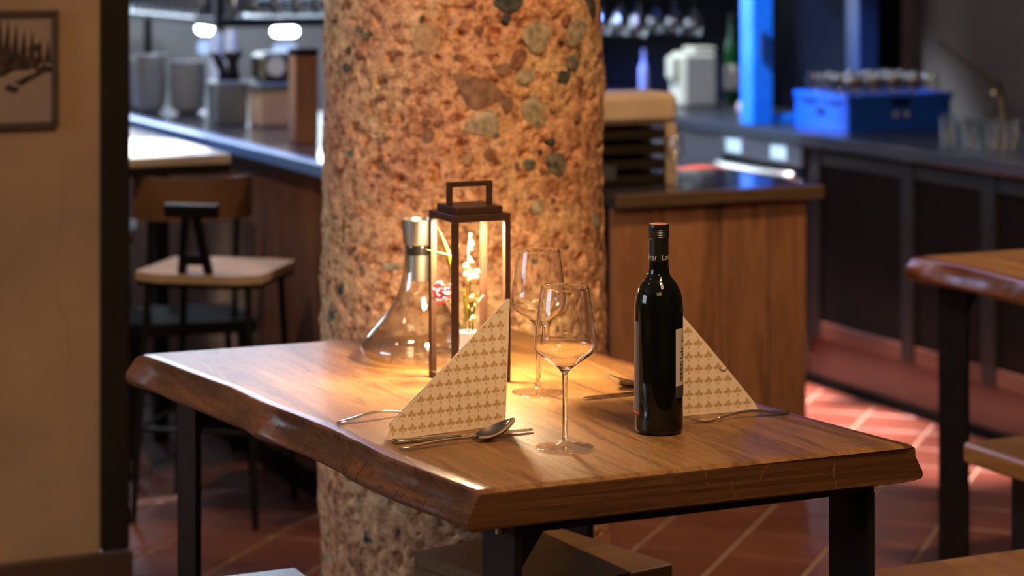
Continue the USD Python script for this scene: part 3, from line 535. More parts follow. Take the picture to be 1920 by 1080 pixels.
part(dec, 'pourer_sleeve', lathe([(.0215, .140), (.0225, .140), (.0228, .1855), (.0218, .1855), (.0215, .140)], 48), 'brushed', 40, label='steel sleeve inside the neck')
part(dec, 'gasket', lathe([(.0180, .1860), (.0234, .1860), (.0238, .190), (.0233, .194), (.0238, .198), (.0234, .2033), (.0180, .2033), (.0180, .1860)], 48), 'rubber', 30, label='black rubber gasket')
part(dec, 'pourer_cup', lathe([(.0200, .2036), (.0272, .2036), (.0282, .2070), (.0312, .2475), (.0304, .2475), (.0274, .2095), (.0205, .2095), (.0200, .2036)], 64), 'brushed', 30, label='flared steel pouring cup')
# lantern
ln = .105; lc = np.array([-.097, 3.80]) + ln / 2 * (E1 + E2)
lan = thing('table_lantern', 'dark brown open-framed table lantern with a carry handle', 'lantern', (*lc, ZT), ROOM)
h2, pt, HB = ln / 2, .0105, .283
for sx in (-1, 1):
    for sy in (-1, 1): part(lan, 'post', bx(sx * h2, sx * (h2 - pt), sy * h2, sy * (h2 - pt), pt, HB - .0125, .0006), 'lantern')
part(lan, 'base_frame', cat(bx(-h2, h2, -h2, -h2 + pt, 0, pt - .0003, .0006), bx(-h2, h2, h2 - pt, h2, 0, pt - .0003, .0006), bx(-h2, -h2 + pt, -h2 + pt, h2 - pt, 0, pt - .0003), bx(h2 - pt, h2, -h2 + pt, h2 - pt, 0, pt - .0003)), 'lantern')
part(lan, 'top_plate', bx(-h2, h2, -h2, h2, HB - .0122, HB, .0008), 'lantern')
part(lan, 'cap', bx(-.042, .042, -.042, .042, HB + .0002, HB + .0115, .0008), 'lantern')
hz = HB + .0117; hp = [(-.041, hz), (-.041, hz + .039), (.041, hz + .039), (.041, hz)]
part(lan, 'handle', cat(bx(-.041, -.0325, -.0045, .0045, hz, hz + .039, .0005), bx(.0325, .041, -.0045, .0045, hz, hz + .039, .0005), bx(-.0325, .0325, -.0045, .0045, hz + .0305, hz + .039, .0005)), 'lantern')
part(lan, 'led_panel', bx(-.030, .030, -.030, .030, HB - .0150, HB - .0124), 'led', label='glowing warm light panel under the top')
rect('lantern_light', (*lc, ZT + HB - .0155), (*lc, 0), .06, .06, (1.0, 0.74, 0.42), 900*K)
# vase and flowers inside the lantern
vz = ZT + .0002; vp = lc + np.array([-.002, -.004])
vase = thing('bud_vase', 'small white square bud vase standing in the lantern', 'vase', (*vp, vz), ROOM + 8)
vm = lathe([(0, 0), (.0175, 0), (.0185, .002), (.0175, .03), (.0165, .062), (.0150, .0635), (.0135, .062), (.0135, .012), (0, .012)], 4); rot(vm, PI / 4)
part(vase, 'body', lathe([(0, 0), (.0185, 0), (.0195, .002), (.0180, .03), (.0165, .080), (.0155, .0815), (.0145, .080), (.0145, .012), (0, .012)], 6), 'ceramic', 20)
part(vase, 'leaf_relief', cat(*[rot(mov(trimesh.creation.icosphere(2).apply_scale([.006, .002, .022]), 0, -.0165, .034), k * PI / 3 + .5) for k in range(6)]), 'ceramic', True)
part(vase, 'glass_tube', lathe([(0, .0130), (.0088, .0130), (.0092, .10), (.0084, .10), (.0080, .0145), (0, .0145)], 32), 'pane', True)
fl_ = thing('flower_sprig', 'sprig of cream blossom and pink carnation standing in the white bud vase', 'flowers', (*vp, vz), 0)
rf = random.Random(3)
stems = [bez([(0, 0, .016), (.003, 0, .06), (.001, .002, .13), (.004, .0, .185)]), bez([(-.002, .001, .016), (-.004, 0, .07), (-.014, 0, .11), (-.040, -.010, .142)]), bez([(.002, -.002, .016), (.004, -.003, .08), (.010, -.002, .12), (.016, 0, .135)]), bez([(-.001, -.003, .016), (-.003, -.004, .06), (-.003, 0, .1), (-.009, -.002, .15)])]
for p in stems: part(fl_, 'stem', tube(p, .0011, 6), 'stem', True)
def leaf_blade(p0, p1, p2, w):
    c = bez([p0, p1, p2], 14); d = np.gradient(c, axis=0); rings = []
    for i, (p, t) in enumerate(zip(c, d)):
        s = np.cross(t, [0.25, 1, 0]); s /= np.linalg.norm(s); u = np.cross(t, s); u /= np.linalg.norm(u); q = i / 13; ww = w * max(.06, math.sin(PI * (0.06 + .94 * q)) ** .8)
        rings.append([p + s * ww, p + u * .0004, p - s * ww, p - u * .0004])
    return loft(rings)
for a in [((-.018, -.012, .140), (-.026, -.01, .20), (-.052, .0, .258), .0052), ((-.020, -.012, .210), (-.045, -.015, .212), (-.070, -.02, .222), .0018), ((-.014, -.02, .225), (-.020, -.018, .245), (-.028, -.014, .262), .0018), ((.0, .002, .11), (.006, .0, .13), (.020, 0, .150), .003), ((0, -.002, .10), (-.006, -.002, .13), (-.004, 0, .162), .004), ((.003, 0, .10), (.008, 0, .11), (.013, 0, .13), .003)]:
    part(fl_, 'leaf', leaf_blade(*a), 'leaf', True)
pet = []
for k in range(46):
    cpt = np.array([-.042, -.012, .146]) + np.array([rf.gauss(0, .009), rf.gauss(0, .007), rf.gauss(0, .0085)])
    m = trimesh.creation.icosphere(1).apply_scale([rf.uniform(.005, .009), rf.uniform(.0012, .002), rf.uniform(.0035, .006)]); rot(m, rf.uniform(0, 6), (rf.gauss(0, 1), rf.gauss(0, 1), rf.gauss(0, 1))); pet.append(mov(m, *cpt))
part(fl_, 'carnation', cat(*pet), 'petal', True, label='ruffled pink carnation')
bl = []
for k in range(34):
    z = rf.uniform(.10, .238); q = np.array([.004 + .006 * rf.gauss(0, 1) * (1.1 if z < .19 else .4), rf.gauss(0, .004), z])
    m = trimesh.creation.icosphere(1, .0032 * rf.uniform(.7, 1.5)).apply_scale([1, .8, rf.uniform(1, 1.7)]); bl.append(mov(m, *q))
bl.append(mov(trimesh.creation.icosphere(2, .0085), .010, -.002, .172)); bl.append(mov(trimesh.creation.icosphere(2, .006), .014, 0, .180))
bl.append(tube(bez([(.004, 0, .17), (-.002, 0, .195), (.004, 0, .246)]), .0022, 6)); bl.append(tube(bez([(.006, 0, .12), (.014, 0, .125), (.026, 0, .142)]), .0014, 6))
part(fl_, 'blossom_spike', cat(*bl), 'blossom', True, label='cream yellow blossom spike')
# wine bottle
bp = at(1235, 809); bot = thing('wine_bottle', 'dark red wine bottle with black screw cap standing on the table', 'bottle', bp, 0)
cd = math.atan2(-bp[1], -bp[0])               # direction from the bottle towards the viewer's side of the table
BR = .0366
part(bot, 'body', lathe([(0, .006), (.015, .0045), (.026, .002), (.0325, .0005), (.0355, .003), (BR, .008)] + [(BR, z) for z in np.linspace(.02, .182, 8)] + list(map(tuple, hermite([(BR, .184), (.0362, .194), (.0345, .205), (.0310, .2155), (.0255, .225), (.0195, .2325), (.0165, .2385), (.0152, .248), (.0148, .262)], 30))) + [(.0146, .3105), (0, .3105)], 96), 'bottle', 50)
part(bot, 'capsule', lathe([(.0149, .2572), (.0152, .2570), (.0151, .262), (.0148, .296), (.0149, .2962)], 64), 'capsule', 40, label='black capsule sleeve around the neck')
cap = [(.0148, .2905)]
for k in range(4):
    z = .2920 + k * .0034; cap += [(.0158, z), (.0163, z + .0008), (.0158, z + .0018), (.0151, z + .0026)]
z = .2920 + 4 * .0034; cap += [(.0158, z), (.0160, z + .003), (.0154, .3118), (.0146, .3124), (.0, .3124)]
cp = part(bot, 'screw_cap', lathe(cap, 64), 'capsule', 40, label='ribbed black screw cap with red top')
part(cp, 'cap_print', lathe([(0, .3127), (.0140, .3127), (.0140, .3125), (0, .3125)], 32), 'redtop')
def wrap(m, r, a0, z0):
    v = m.vertices; t = a0 + v[:, 0] / r; rr = r + v[:, 2]; return trimesh.Trimesh(np.c_[rr * np.cos(t), rr * np.sin(t), v[:, 1] + z0], m.faces, process=False)
def lettering(txt, h, r, a0, z0, bold=False): return wrap(meshkit.text_mesh(txt, h, .0001, bold), r, a0, z0)
tw = meshkit.text_mesh('Laurer', .0072, .0001).bounds; tw = tw[1][0]
rt = .0152
part(bot, 'neck_lettering', cat(lettering('Laurer', .0072, rt, cd + .30, .2600), lettering('Laurer', .0072, rt, cd - .19 - tw / rt, .2600)), 'lettering', label='cream lettering on the capsule')
def cyl_sheet(a0, a1, z0, z1, r, n=24):
    t = np.linspace(a0, a1, n); v = []; f = []
    for q in t: v += [(r * math.cos(q), r * math.sin(q), z0), (r * math.cos(q), r * math.sin(q), z1), (r * math.cos(q) * .997, r * math.sin(q) * .997, z1), (r * math.cos(q) * .997, r * math.sin(q) * .997, z0)]
    return loft([v[i * 4:i * 4 + 4] for i in range(n)])
lab = part(bot, 'front_label', cyl_sheet(cd - math.radians(52), cd - math.radians(150), .030, .168, BR + .0003), 'label_grey', 30, label='grey front label with red stripe')
part(lab, 'red_stripe', cyl_sheet(cd - math.radians(52), cd - math.radians(150), .030, .0335, BR + .0005), 'red', 30)
part(lab, 'red_lettering', cat(lettering('Laurer', .010, BR + .0004, cd - math.radians(112), .142), *[cyl_sheet(cd - math.radians(62), cd - math.radians(66), .080 + k * .012, .086 + k * .012, BR + .0005, 6) for k in range(2)]), 'red_dull', kind='stuff')
bl2 = part(bot, 'back_label', cyl_sheet(cd + math.radians(44), cd + math.radians(130), .055, .158, BR + .0003), 'label_white', 30, label='cream back label with barcode')
part(bl2, 'slate_band', cyl_sheet(cd + math.radians(44), cd + math.radians(130), .055, .073, BR + .0005), 'label_dark', 30)
part(bl2, 'barcode', cat(*[cyl_sheet(cd + math.radians(60), cd + math.radians(78), .080 + k * .0021, .080 + k * .0021 + (.0012 if k % 3 else .0007), BR + .0005, 6) for k in range(14)]), 'ink')
part(bl2, 'small_print', cat(lettering('Laurer', .010, BR + .0004, cd + math.radians(66), .138), *[cyl_sheet(cd + math.radians(63 + 3 * (k % 2)), cd + math.radians(86), .113 + k * .0045, .1148 + k * .0045, BR + .0005, 6) for k in range(4)]), 'ink')

# napkins
def motif():
    def lf(ang, ln_, w): return affinity.rotate(Polygon([(0, 0), (w * .75, ln_ * .30), (w, ln_ * .52), (w * .55, ln_ * .8), (0, ln_), (-w * .55, ln_ * .8), (-w, ln_ * .52), (-w * .75, ln_ * .30)]), ang, origin=(0, 0))
    return unary_union([affinity.translate(lf(0, .56, .20), 0, .02), affinity.translate(lf(72, .50, .17), -.03, -.02), affinity.translate(lf(-72, .50, .17), .03, -.02), Polygon([(-.03, -.10), (.03, -.10), (.05, -.34), (.13, -.40), (.0, -.42), (-.13, -.40), (-.05, -.34)])])
MOT = motif()
def napkin(label, p0, p1, p2, depth, blunt, marks=False, mirror=False):
    """p0: foot of the sloping fold, p1: lower right-angle corner, p2: tip; world points."""
    n_ = thing('napkin', label, 'napkin', (0, 0, 0), 0)
    p0, p1, p2 = map(lambda p: np.array(p, float), (p0, p1, p2)); u = p1 - p0; L = np.linalg.norm(u); u /= L; w = p2 - p1; vv = w - u * (w @ u); Hh = np.linalg.norm(vv); vv /= Hh; nrm = np.cross(u, vv); nrm /= np.linalg.norm(nrm)
    if nrm[1] > 0: nrm = -nrm
    tx = L + w @ u; poly = Polygon([(0, 0), (L, 0), (tx, Hh), (tx - .006, Hh - .0005), (blunt[0], blunt[1])]).buffer(-.0015).buffer(.0015)
    def curve(m, lift=0.0):
        x, y = m.vertices[:, 0], m.vertices[:, 1]; q = .006 * np.sin(np.clip(x / L, 0, 1) * PI) * np.sin(np.clip(y / Hh, 0, 1) * PI * .9) + .003 * np.sin(x / L * 5 + 1) * (1 - y / Hh)
        return trimesh.Trimesh(p0 + np.outer(x, u) + np.outer(y, vv) + np.outer(q + m.vertices[:, 2] + lift, nrm), m.faces, process=False)
    def fine(m, s): v, f = trimesh.remesh.subdivide_to_size(m.vertices, m.faces, s); return trimesh.Trimesh(v, f, process=True)
    part(n_, 'front_leaf', curve(fine(prism(poly, .0012), .02), -.0012), 'paper', 40)
    # rear leaf hinged along the fold
    a_, b_ = p0 + u * blunt[0] + vv * blunt[1] - nrm * .0012, p2 - nrm * .0012; dir_ = -nrm * np.array([1, 1, 0]); dir_ /= np.linalg.norm(dir_)
    q0 = np.array([*(p0 + u * .022 + dir_ * .028)[:2], p0[2]]); q1 = np.array([*(p1 - u * .01 + dir_ * depth)[:2], p0[2]])
    rear = trimesh.Trimesh(np.array([a_, b_, q1, q0, a_ - nrm * .0012, b_ - nrm * .0012, q1 - nrm * .0012, q0 - nrm * .0012]), [(0, 1, 2), (0, 2, 3), (4, 6, 5), (4, 7, 6), (0, 4, 5), (0, 5, 1), (1, 5, 6), (1, 6, 2), (2, 6, 7), (2, 7, 3), (3, 7, 4), (3, 4, 0)])
    rear.fix_normals(); part(n_, 'rear_leaf', fine(rear, .03), 'paper')
    inner = poly.buffer(-.002); out = []; sx, sy, size = .0168, .0196, .0150
    nx, ny = int(L / sx) + 2, int(Hh / sy) + 2
    for i in range(-1, nx):
        for j in range(ny):
            cx, cy = (L - .012 - i * sx) , .012 + j * sy
            g = affinity.translate(affinity.scale(MOT, size, size, origin=(0, 0)), cx, cy).intersection(inner)
            if g.is_empty or g.area < 6e-6: continue
            out.append(flat(g.simplify(.00015)))
    lift = cat(*out); fn = curve(lift, .00025)
    part(n_, 'printed_leaf_pattern', fn, 'print', kind='stuff')
    if marks:
        t_ = np.linspace(-.9, 2.0, 14); ringc = [(tx * .0 + .061 + .009 * math.cos(q) , .078 + .012 * math.sin(q), .0006) for q in np.linspace(2.7, 5.6, 14)]
        m1 = tube(ringc, .0005, 5); part(n_, 'printed_ring', curve(m1, .0002), 'brown_ink')
        sq = [(.034 + .0022 * k + .0010 * math.sin(k * 2.1), .050 + .0030 * k + .0016 * math.cos(k * 2.7), .0006) for k in range(10)]
        part(n_, 'printed_script', curve(tube(sq, .00045, 5), .0002), 'brown_ink')
    return n_
def P3(x, y, z=ZT): p = G(x, y, z); return np.array([p[0], p[1], z])
a0 = P3(723, 826); c0 = P3(948, 797); tp1 = np.array([(956 - 960) / FPX * 3.535, 3.535, EYE - (560 - HZ) / FPX * 3.535])
napkin('cream leaf-patterned napkin folded into a triangle, left of the wine glasses', a0, c0, tp1, .10, (.010, .024))
a1 = P3(1420, 768); c1 = P3(1226, 786); tp2 = np.array([(1234 - 960) / FPX * 3.56, 3.56, EYE - (546 - HZ) / FPX * 3.56])
napkin('cream leaf-patterned napkin folded into a triangle, behind the wine bottle', a1, c1, tp2, .09, (.006, .012), True)

# cutlery: each along its own x axis, handle end at the origin, lying on z = 0
def ell(x, w, h, z, n=12): return [(x, w * math.cos(t), z + h * math.sin(t)) for t in np.linspace(0, 2 * PI, n, endpoint=False)]
def handle(length, bow=.012, wend=.0085, wneck=.0024, z0=.0022, zneck=.004):
    xs = np.linspace(0, length, 30); r = []
    for x in xs:
        t = x / length; w = wneck + (wend - wneck) * (1 - t) ** 1.3; w *= min(1, .35 + 6 * t) if t < .11 else 1; z = z0 + (zneck - z0) * t + bow * math.sin(PI * t) ** 1.4 * (.35 + .65 * t); r.append(ell(x, w, .0019, z))
    return loft(r)
def spoon(label, pos, ang, pitch=0.0, lift=0.0):
    o = thing('spoon', label, 'spoon', (pos[0], pos[1], pos[2] + lift), ang); hl, bl_ = .132, .066
    hm = handle(hl, .003); rings = []
    for s in np.linspace(0, 1, 22):
        x = hl - .004 + bl_ * s; w = .0025 + .0190 * math.sin(PI * min(1, (.08 + .92 * s)) ** .9) ** .62 if s < .999 else .002; w = max(w, .0015) ; d = .0105 * math.sin(PI * s) ** .8
        rim = .0045 + .021 * s ** 1.5; top = [(x, y, rim - d * (1 - (y / w) ** 2)) for y in np.linspace(-w, w, 11)]; botm = [(x, y * .97, z - .0013) for x_, y, z in top[::-1]]
        rings.append(top + [(x, y, z) for (x, y, z) in botm])
    bm = loft(rings); off = -min(hm.bounds[0][2], bm.bounds[0][2]); R = trimesh.transformations.rotation_matrix(-pitch, [0, 1, 0])
    for m in (hm, bm): m.apply_translation([0, 0, off]); m.apply_transform(R)
    part(o, 'handle', hm, 'steel', True); part(o, 'bowl', bm, 'steel', 50); return o
def knife(label, pos, ang):
    o = thing('knife', label, 'knife', pos, ang); r = []
    for x in np.linspace(0, .105, 20):
        t = x / .105; w = .0080 - .0028 * t; w *= min(1, .5 + 8 * t); r.append(ell(x, w, .0036 - .0008 * t, .0037))
    part(o, 'handle', loft(r), 'steel', True); r = []
    for x in np.linspace(.1052, .222, 26):
        t = (x - .105) / .117; back_ = .006 ; edge = -.0085 * min(1, t * 9) * (1 if t < .8 else 1 - ((t - .8) / .2) ** 2 * .85) ; edge = min(edge, -.001) ; back_ = .006 - .004 * max(0, t - .75)
        r.append([(x, back_, .0024), (x, edge, .0033), (x, back_, .0046), (x, back_ + .0004, .0035)])
    part(o, 'blade', loft(r), 'steel', 20); return o
def fork(label, pos, ang):
    o = thing('fork', label, 'fork', pos, ang); hl = .125; hm = handle(hl, .010, zneck=.0035)
    part(o, 'handle', hm, 'steel', True)
    def zc(x): t = (x - hl) / .070; return .0035 + .0045 * t * 0 + .018 * max(0, t - .25) ** 1.6 - .002 * math.sin(PI * min(1, t))
    r = []
    for x in np.linspace(hl - .002, hl + .028, 12):
        t = (x - hl) / .028; w = .0026 + .0095 * max(0, min(1, t)) ** .7; r.append(ell(x, w, .0010, zc(x)))
    part(o, 'head', loft(r), 'steel', True)
    for k in range(4):
        y = (k - 1.5) * .0058; r = [ell(x, .0017 - .0008 * (x - hl - .026) / .046, .0009, zc(x), 8) for x in np.linspace(hl + .0265, hl + .072, 12)]
        for q in r:
            for i_, p_ in enumerate(q): q[i_] = (p_[0], p_[1] + y, p_[2])
        part(o, 'tine', loft(r), 'steel', True)
    return o
def ang_of(p, q): return math.degrees(math.atan2(q[1] - p[1], q[0] - p[0]))
k0, k1 = at(737, 832), at(1000, 810); knife('steel knife lying in front of the left napkin, under the spoon', k0, ang_of(k0, k1))
s0, s1 = at(749, 846), at(905, 826); spoon('steel spoon resting on the knife in front of the left napkin', s0, ang_of(s0, s1), .0, .0)
f0, f1 = at(633, 795), at(760, 777); fork('steel fork lying behind the left napkin', f0, ang_of(f0, f1))
f2, f3 = at(1478, 776), at(1345, 788); fork('steel fork lying on the table in front of the right napkin', f2, ang_of(f2, f3))
k3 = np.array(at(1091, 749)); kd_ = np.array([*(E1), 0]); kh = k3 + .222 * kd_; knife('steel knife lying behind the wine bottle', tuple(kh), ang_of(kh, k3))
s3 = np.array(at(1130, 729)); sh = s3 + .195 * np.array([math.cos(math.radians(21)), math.sin(math.radians(21)), 0]); spoon('steel spoon resting behind the wine bottle', tuple(sh), ang_of(sh, s3), .0, .0)

# ------------------------------------------------------------------ the bar: left counter, low partition, back counter (room frame: a to the right, b away)
rb = random.Random(5)
def planks(t, axis, at_, lo, hi, z0, z1, mat, w0=.115, w1=.17, depth=.018):
    p = lo
    while p < hi - .01:
        q = min(hi, p + rb.uniform(w0, w1)); q = hi if hi - q < .06 else q
        d = rb.uniform(0, .003)
        m = bx(p + .0022, q - .0022, at_ + d, at_ + depth, z0, z1, .003) if axis == 'a' else bx(at_ + d, at_ + depth, p + .0022, q - .0022, z0, z1, .003)
        c = m.bounds.mean(0); x = UsdGeom.Xform.Define  # each plank keeps the counter's own frame
        part(t, 'plank', m, mat); p = q
LA, LB0, LB1 = 2.13, 5.28, 8.9
lcn = thing('bar_counter', 'long wood-planked bar counter on the left with blue light painted on its top edge', 'counter', (0, 0, 0), ROOM)
part(lcn, 'core', bx(LA + .02, LA + .60, LB0 + .02, LB1, 0, .874), 'dark_timber')
planks(lcn, 'b', LA, LB0 + .02, LB1, .07, .868, 'plank_far')
part(lcn, 'kick_board', bx(LA + .005, LA + .019, LB0 + .02, LB1, 0, .069), 'dark_timber')
part(lcn, 'worktop', bx(LA + .012, LA + .64, LB0 - .02, LB1, .8745, .910, .003), 'stone_top')
part(lcn, 'front_edge', bx(LA - .030, LA + .0115, LB0 - .02, 8.05, .872, .912, .006), plain('edge_metal', (0.13, 0.33, 0.86), 0.3, 0.0, coat_weight=0.4), label='metal front edge with blue light painted into its colour')  # blue light along the edge is put into its base colour
PB, PA0, PA1 = 5.235, 2.76, 3.335
prt = thing('bar_partition', 'low rustic wooden bar partition with vertical planks behind the wine bottle', 'counter', (0, 0, 0), ROOM)
part(prt, 'core', bx(PA0 + .02, PA1 - .02, PB + .02, PB + .52, 0, .808), 'dark_timber')
planks(prt, 'a', PB, PA0 - .02, PA1, .0, .806, 'plank', .13, .19)
part(prt, 'end_board', bx(PA1 - .018, PA1, PB + .02, PB + .52, 0, .806, .002), 'plank')
part(prt, 'edge_strip', bx(PA0 - .02, PA1 + .035, PB - .035, PB + .012, .8075, .842, .004), 'counter_wood', label='dark wood front edge of the top'); part(prt, 'worktop', bx(PA0 - .02, PA1 + .035, PB + .0125, PB + .54, .8085, .838, .002), 'stone_top')
# things on the partition
cab = thing('bread_cabinet', 'beige wooden cabinet with rounded top and dark open shelves on the partition', 'cabinet', (*AB(2.935, 5.50), .8385), ROOM)
part(cab, 'top_box', bx(-.16, .105, -.09, .09, .165, .248, .016), 'beige', 30); part(cab, 'corner_post', bx(.070, .100, -.085, -.055, 0, .1645, .002), 'beige'); part(cab, 'corner_post', bx(.070, .100, .055, .085, 0, .1645, .002), 'beige')
part(cab, 'back_panel', bx(-.155, .069, .07, .085, 0, .1645), 'dark_timber')
for k in range(4): part(cab, 'shelf_tray', bx(-.155, .069, -.080, .069, .004 + k * .040, .012 + k * .040 + .016, .003), 'dark_timber')
def simple_glass(name, label, loc, h=.13, r=.026, mat='pane_far', group=None, flip=False):
    g_ = thing(name, label, 'glass', loc, 0, group); s = h / .13
    prof_b = [(.002, .062), (.012, .066), (.022, .078), (r, .095), (r * .95, .115), (r * .8, .13)]; prof_b = [(a_, b_ * s) for a_, b_ in prof_b]; inn = [(max(a_ - .0012, 0), b_ + .0008) for a_, b_ in prof_b[::-1]]
    ms = [('bowl', lathe(prof_b + inn, 24)), ('stem', lathe([(.0022, .004 * s), (.0022, .0615 * s)], 10)), ('foot', lathe([(0, 0), (r * .95, 0), (r * .95, .0015), (.003, .0038 * s), (0, .0038 * s)], 24))]
    for n_, m in ms:
        if flip: m.vertices[:, 2] = -m.vertices[:, 2]; m.invert()
        part(g_, n_, m, mat, True)
    return g_
simple_glass('small_stem_glass', 'small stemmed glass standing on the wooden partition, right of the beige cabinet', (*AB(3.00, 5.36), .8390), .135)
# low work counter behind the partition
wc = thing('work_counter', 'low dark work counter behind the wooden partition', 'counter', (0, 0, 0), ROOM)
part(wc, 'cabinet_body', bx(2.80, 3.66, 5.95, 6.55, 0, .735), 'panel_frame'); part(wc, 'worktop', bx(2.79, 3.68, 5.93, 6.57, .7355, .760, .003), 'stone_top')
cm_ = trimesh.creation.icosphere(4).apply_scale([.12, .07, .036]); cv = cm_.vertices; cv[:, 2] = np.clip(cv[:, 2], -.012, 1) + .006 * (meshkit.fbm(cv * 28, 3, 2) - .5); cm_.vertices = cv
rc = thing('folded_cloth', 'folded red cloth lying on the low work counter', 'cloth', (*AB(3.50, 6.10), .7743), ROOM); part(rc, 'cloth', cm_, 'red_cloth', True); part(rc, 'hanging_corner', rot(bx(.08, .16, -.03, .03, -.012, .004, .004), .1), 'red_cloth', 30)

RA, RB0, RB1 = 4.20, 4.3, 9.2
rbk = thing('back_counter', 'dark panelled back bar counter on the right with glossy fronts', 'counter', (0, 0, 0), ROOM)
part(rbk, 'worktop', bx(RA - .03, A1 - .01, RB0, RB1, .808, .850, .004), plain('inox_top', (0.12, 0.125, 0.15), 0.34, 0.8))
part(rbk, 'plinth', bx(RA + .03, A1 - .02, RB0, RB1, 0, .165), 'plinth'); part(rbk, 'kick_strip', bx(RA + .015, RA + .0295, RB0, RB1, 0, .03), 'black')
part(rbk, 'carcass', cat(bx(RA + .035, A1 - .02, RB0, 6.58, .1655, .807), bx(RA + .035, A1 - .02, 7.16, RB1, .1655, .807)), 'black', kind='stuff')
edges = [4.32, 4.76, 5.19, 5.60, 6.015, 6.555]
for p, q in zip(edges, edges[1:]):
    d = part(rbk, 'door', bx(RA + .016, RA + .034, p + .035, q - .035, .225, .745, .002), 'panel')
    part(d, 'top_rail', bx(RA + .004, RA + .015, p + .035, q - .035, .748, .795, .002), 'panel_frame'); part(d, 'bottom_rail', bx(RA + .004, RA + .015, p + .035, q - .035, .170, .222, .002), 'plinth')
for p in edges: part(rbk, 'stile', bx(RA, RA + .034, p - .034, p + .034, .167, .806, .002), 'panel_frame')
part(rbk, 'steel_front', bx(RA + .01, RA + .034, 7.17, 8.9, .167, .806, .002), 'inox', label='plain steel front')
dw = thing('dishwasher', 'stainless steel dishwasher with a bar handle set into the back counter', 'dishwasher', (*AB(RA, 6.87), 0), ROOM)
part(dw, 'door', bx(-.03, .028, -.27, .27, .15, .690, .004), 'inox'); part(dw, 'control_panel', bx(-.02, .033, -.27, .27, .735, .806, .003), 'inox')
part(dw, 'gap', bx(-.01, .033, -.27, .27, .6905, .7345), 'black'); part(dw, 'trim', bx(-.034, -.0305, -.27, .27, .395, .435, .001), 'brushed'); part(dw, 'foot_strip', bx(-.02, .01, -.27, .27, .09, .149), 'grey_metal')
part(dw, 'handle', tube(bez([(-.035, .25, .700), (-.085, .235, .705), (-.085, 0, .705), (-.085, -.235, .705), (-.035, -.25, .700)], 20), .016, 12), 'brushed', True)
for k, y in enumerate((.17, -.13)): part(dw, 'display', bx(-.0235, -.0205, y - .05, y + .05, .75, .795), 'white_plastic')
# right back counter: things standing on it
ZC = .8503
jc = thing('canister', 'white plastic canister with a grip on the back counter', 'canister', (*AB(4.48, 7.87), ZC), ROOM)
part(jc, 'body', bx(-.075, .085, -.06, .06, 0, .215, .016), 'white_plastic', 30); part(jc, 'spout', bx(-.105, -.076, -.03, .03, .11, .20, .008), 'white_plastic', 30); part(jc, 'lid', bx(-.02, .085, -.05, .05, .2155, .235, .008), 'white_plastic', 30)
def bottle_far(label, a, b, h, r, mat, group=None, cap_='white_plastic'):
    o = thing('bar_bottle', label, 'bottle', (*AB(a, b), ZC), 0, group)
    part(o, 'body', lathe([(0, 0), (r, 0), (r, h * .58), (r * .8, h * .68), (r * .38, h * .78), (r * .34, h * .96), (0, h * .96)], 24), mat, 30); part(o, 'cap', lathe([(0, h * .962), (r * .4, h * .962), (r * .4, h), (0, h)], 16), cap_, 30); part(o, 'label', lathe([(r * 1.01, h * .18), (r * 1.01, h * .45)], 24), 'label_white' if mat == 'green_glass' else 'white_plastic', 30)
    return o
bottle_far('green glass bottle right beside the white canister', 4.655, 7.86, .36, .030, 'green_glass', cap_='pewter'); bottle_far('green glass bottle nearest to the blue post', 4.70, 7.72, .33, .032, 'green_glass', cap_='green_glass')
bottle_far('slim pale bottle behind the beige cabinet', 4.47, 8.25, .21, .020, 'white_plastic')
bl_ = thing('pepper_pot', 'small pinkish round pot at the foot of the blue post', 'pot', (*AB(4.45, 7.42), ZC), 0); part(bl_, 'body', lathe([(0, 0), (.022, 0), (.031, .02), (.028, .042), (.014, .052), (0, .053)], 24), plain('pink_clay', (0.55, 0.34, 0.26), 0.4), True); part(bl_, 'knob', lathe([(0, .0532), (.006, .0535), (.007, .060), (0, .063)], 12), 'brushed', True)
# dark cupboard behind
dc = thing('tall_cupboard', 'tall black cupboard standing in shadow behind the canister', 'cupboard', (0, 0, 0), ROOM); part(dc, 'body', bx(4.80, A1 - .005, 7.12, 9.3, .851, 2.4), 'black'); part(dc, 'door', bx(4.785, 4.7995, 7.14, 8.1, .86, 2.38, .002), 'black'); part(dc, 'door', bx(4.785, 4.7995, 8.11, 9.28, .86, 2.38, .002), 'black')
# blue cage unit
bu = thing('blue_rack', 'bright blue painted rack with posts and a wire mesh side', 'rack', (0, 0, 0), ROOM)
BB = 6.95
part(bu, 'post', bx(4.20, 4.285, BB, BB + .085, .851, 2.3, .004), 'blue', label='bright blue front post'); part(bu, 'post', bx(4.645, 4.73, BB, BB + .085, .851, 2.3, .004), 'navy', label='dark blue rear post')
part(bu, 'rail', bx(4.286, 4.644, BB + .01, BB + .05, 1.455, 1.50, .003), 'blue'); part(bu, 'rail', bx(4.286, 4.644, BB + .01, BB + .05, .851, .885, .003), 'blue'); part(bu, 'latch', bx(4.23, 4.255, BB - .012, BB - .0005, 1.08, 1.18, .003), 'navy')
wm = []
for k in range(-24, 26):
    for s in (1, -1):
        x0, z0 = 4.286, .886 + k * .024; L_ = .358; p = np.array([x0, BB + .03, z0]); q = np.array([x0 + L_, BB + .03, z0 + s * L_])
        t0, t1 = 0.0, 1.0
        lo, hi = .886, 1.454
        za, zb_ = sorted((p[2], q[2])); 
        ta, tb = (lo - p[2]) / (q[2] - p[2]), (hi - p[2]) / (q[2] - p[2]); t0, t1 = max(0, min(ta, tb)), min(1, max(ta, tb))
        if t1 - t0 > .03: wm.append(rod(p + (q - p) * t0, p + (q - p) * t1, .0006, 4))
part(bu, 'wire_mesh', cat(*wm), 'navy', kind='stuff')
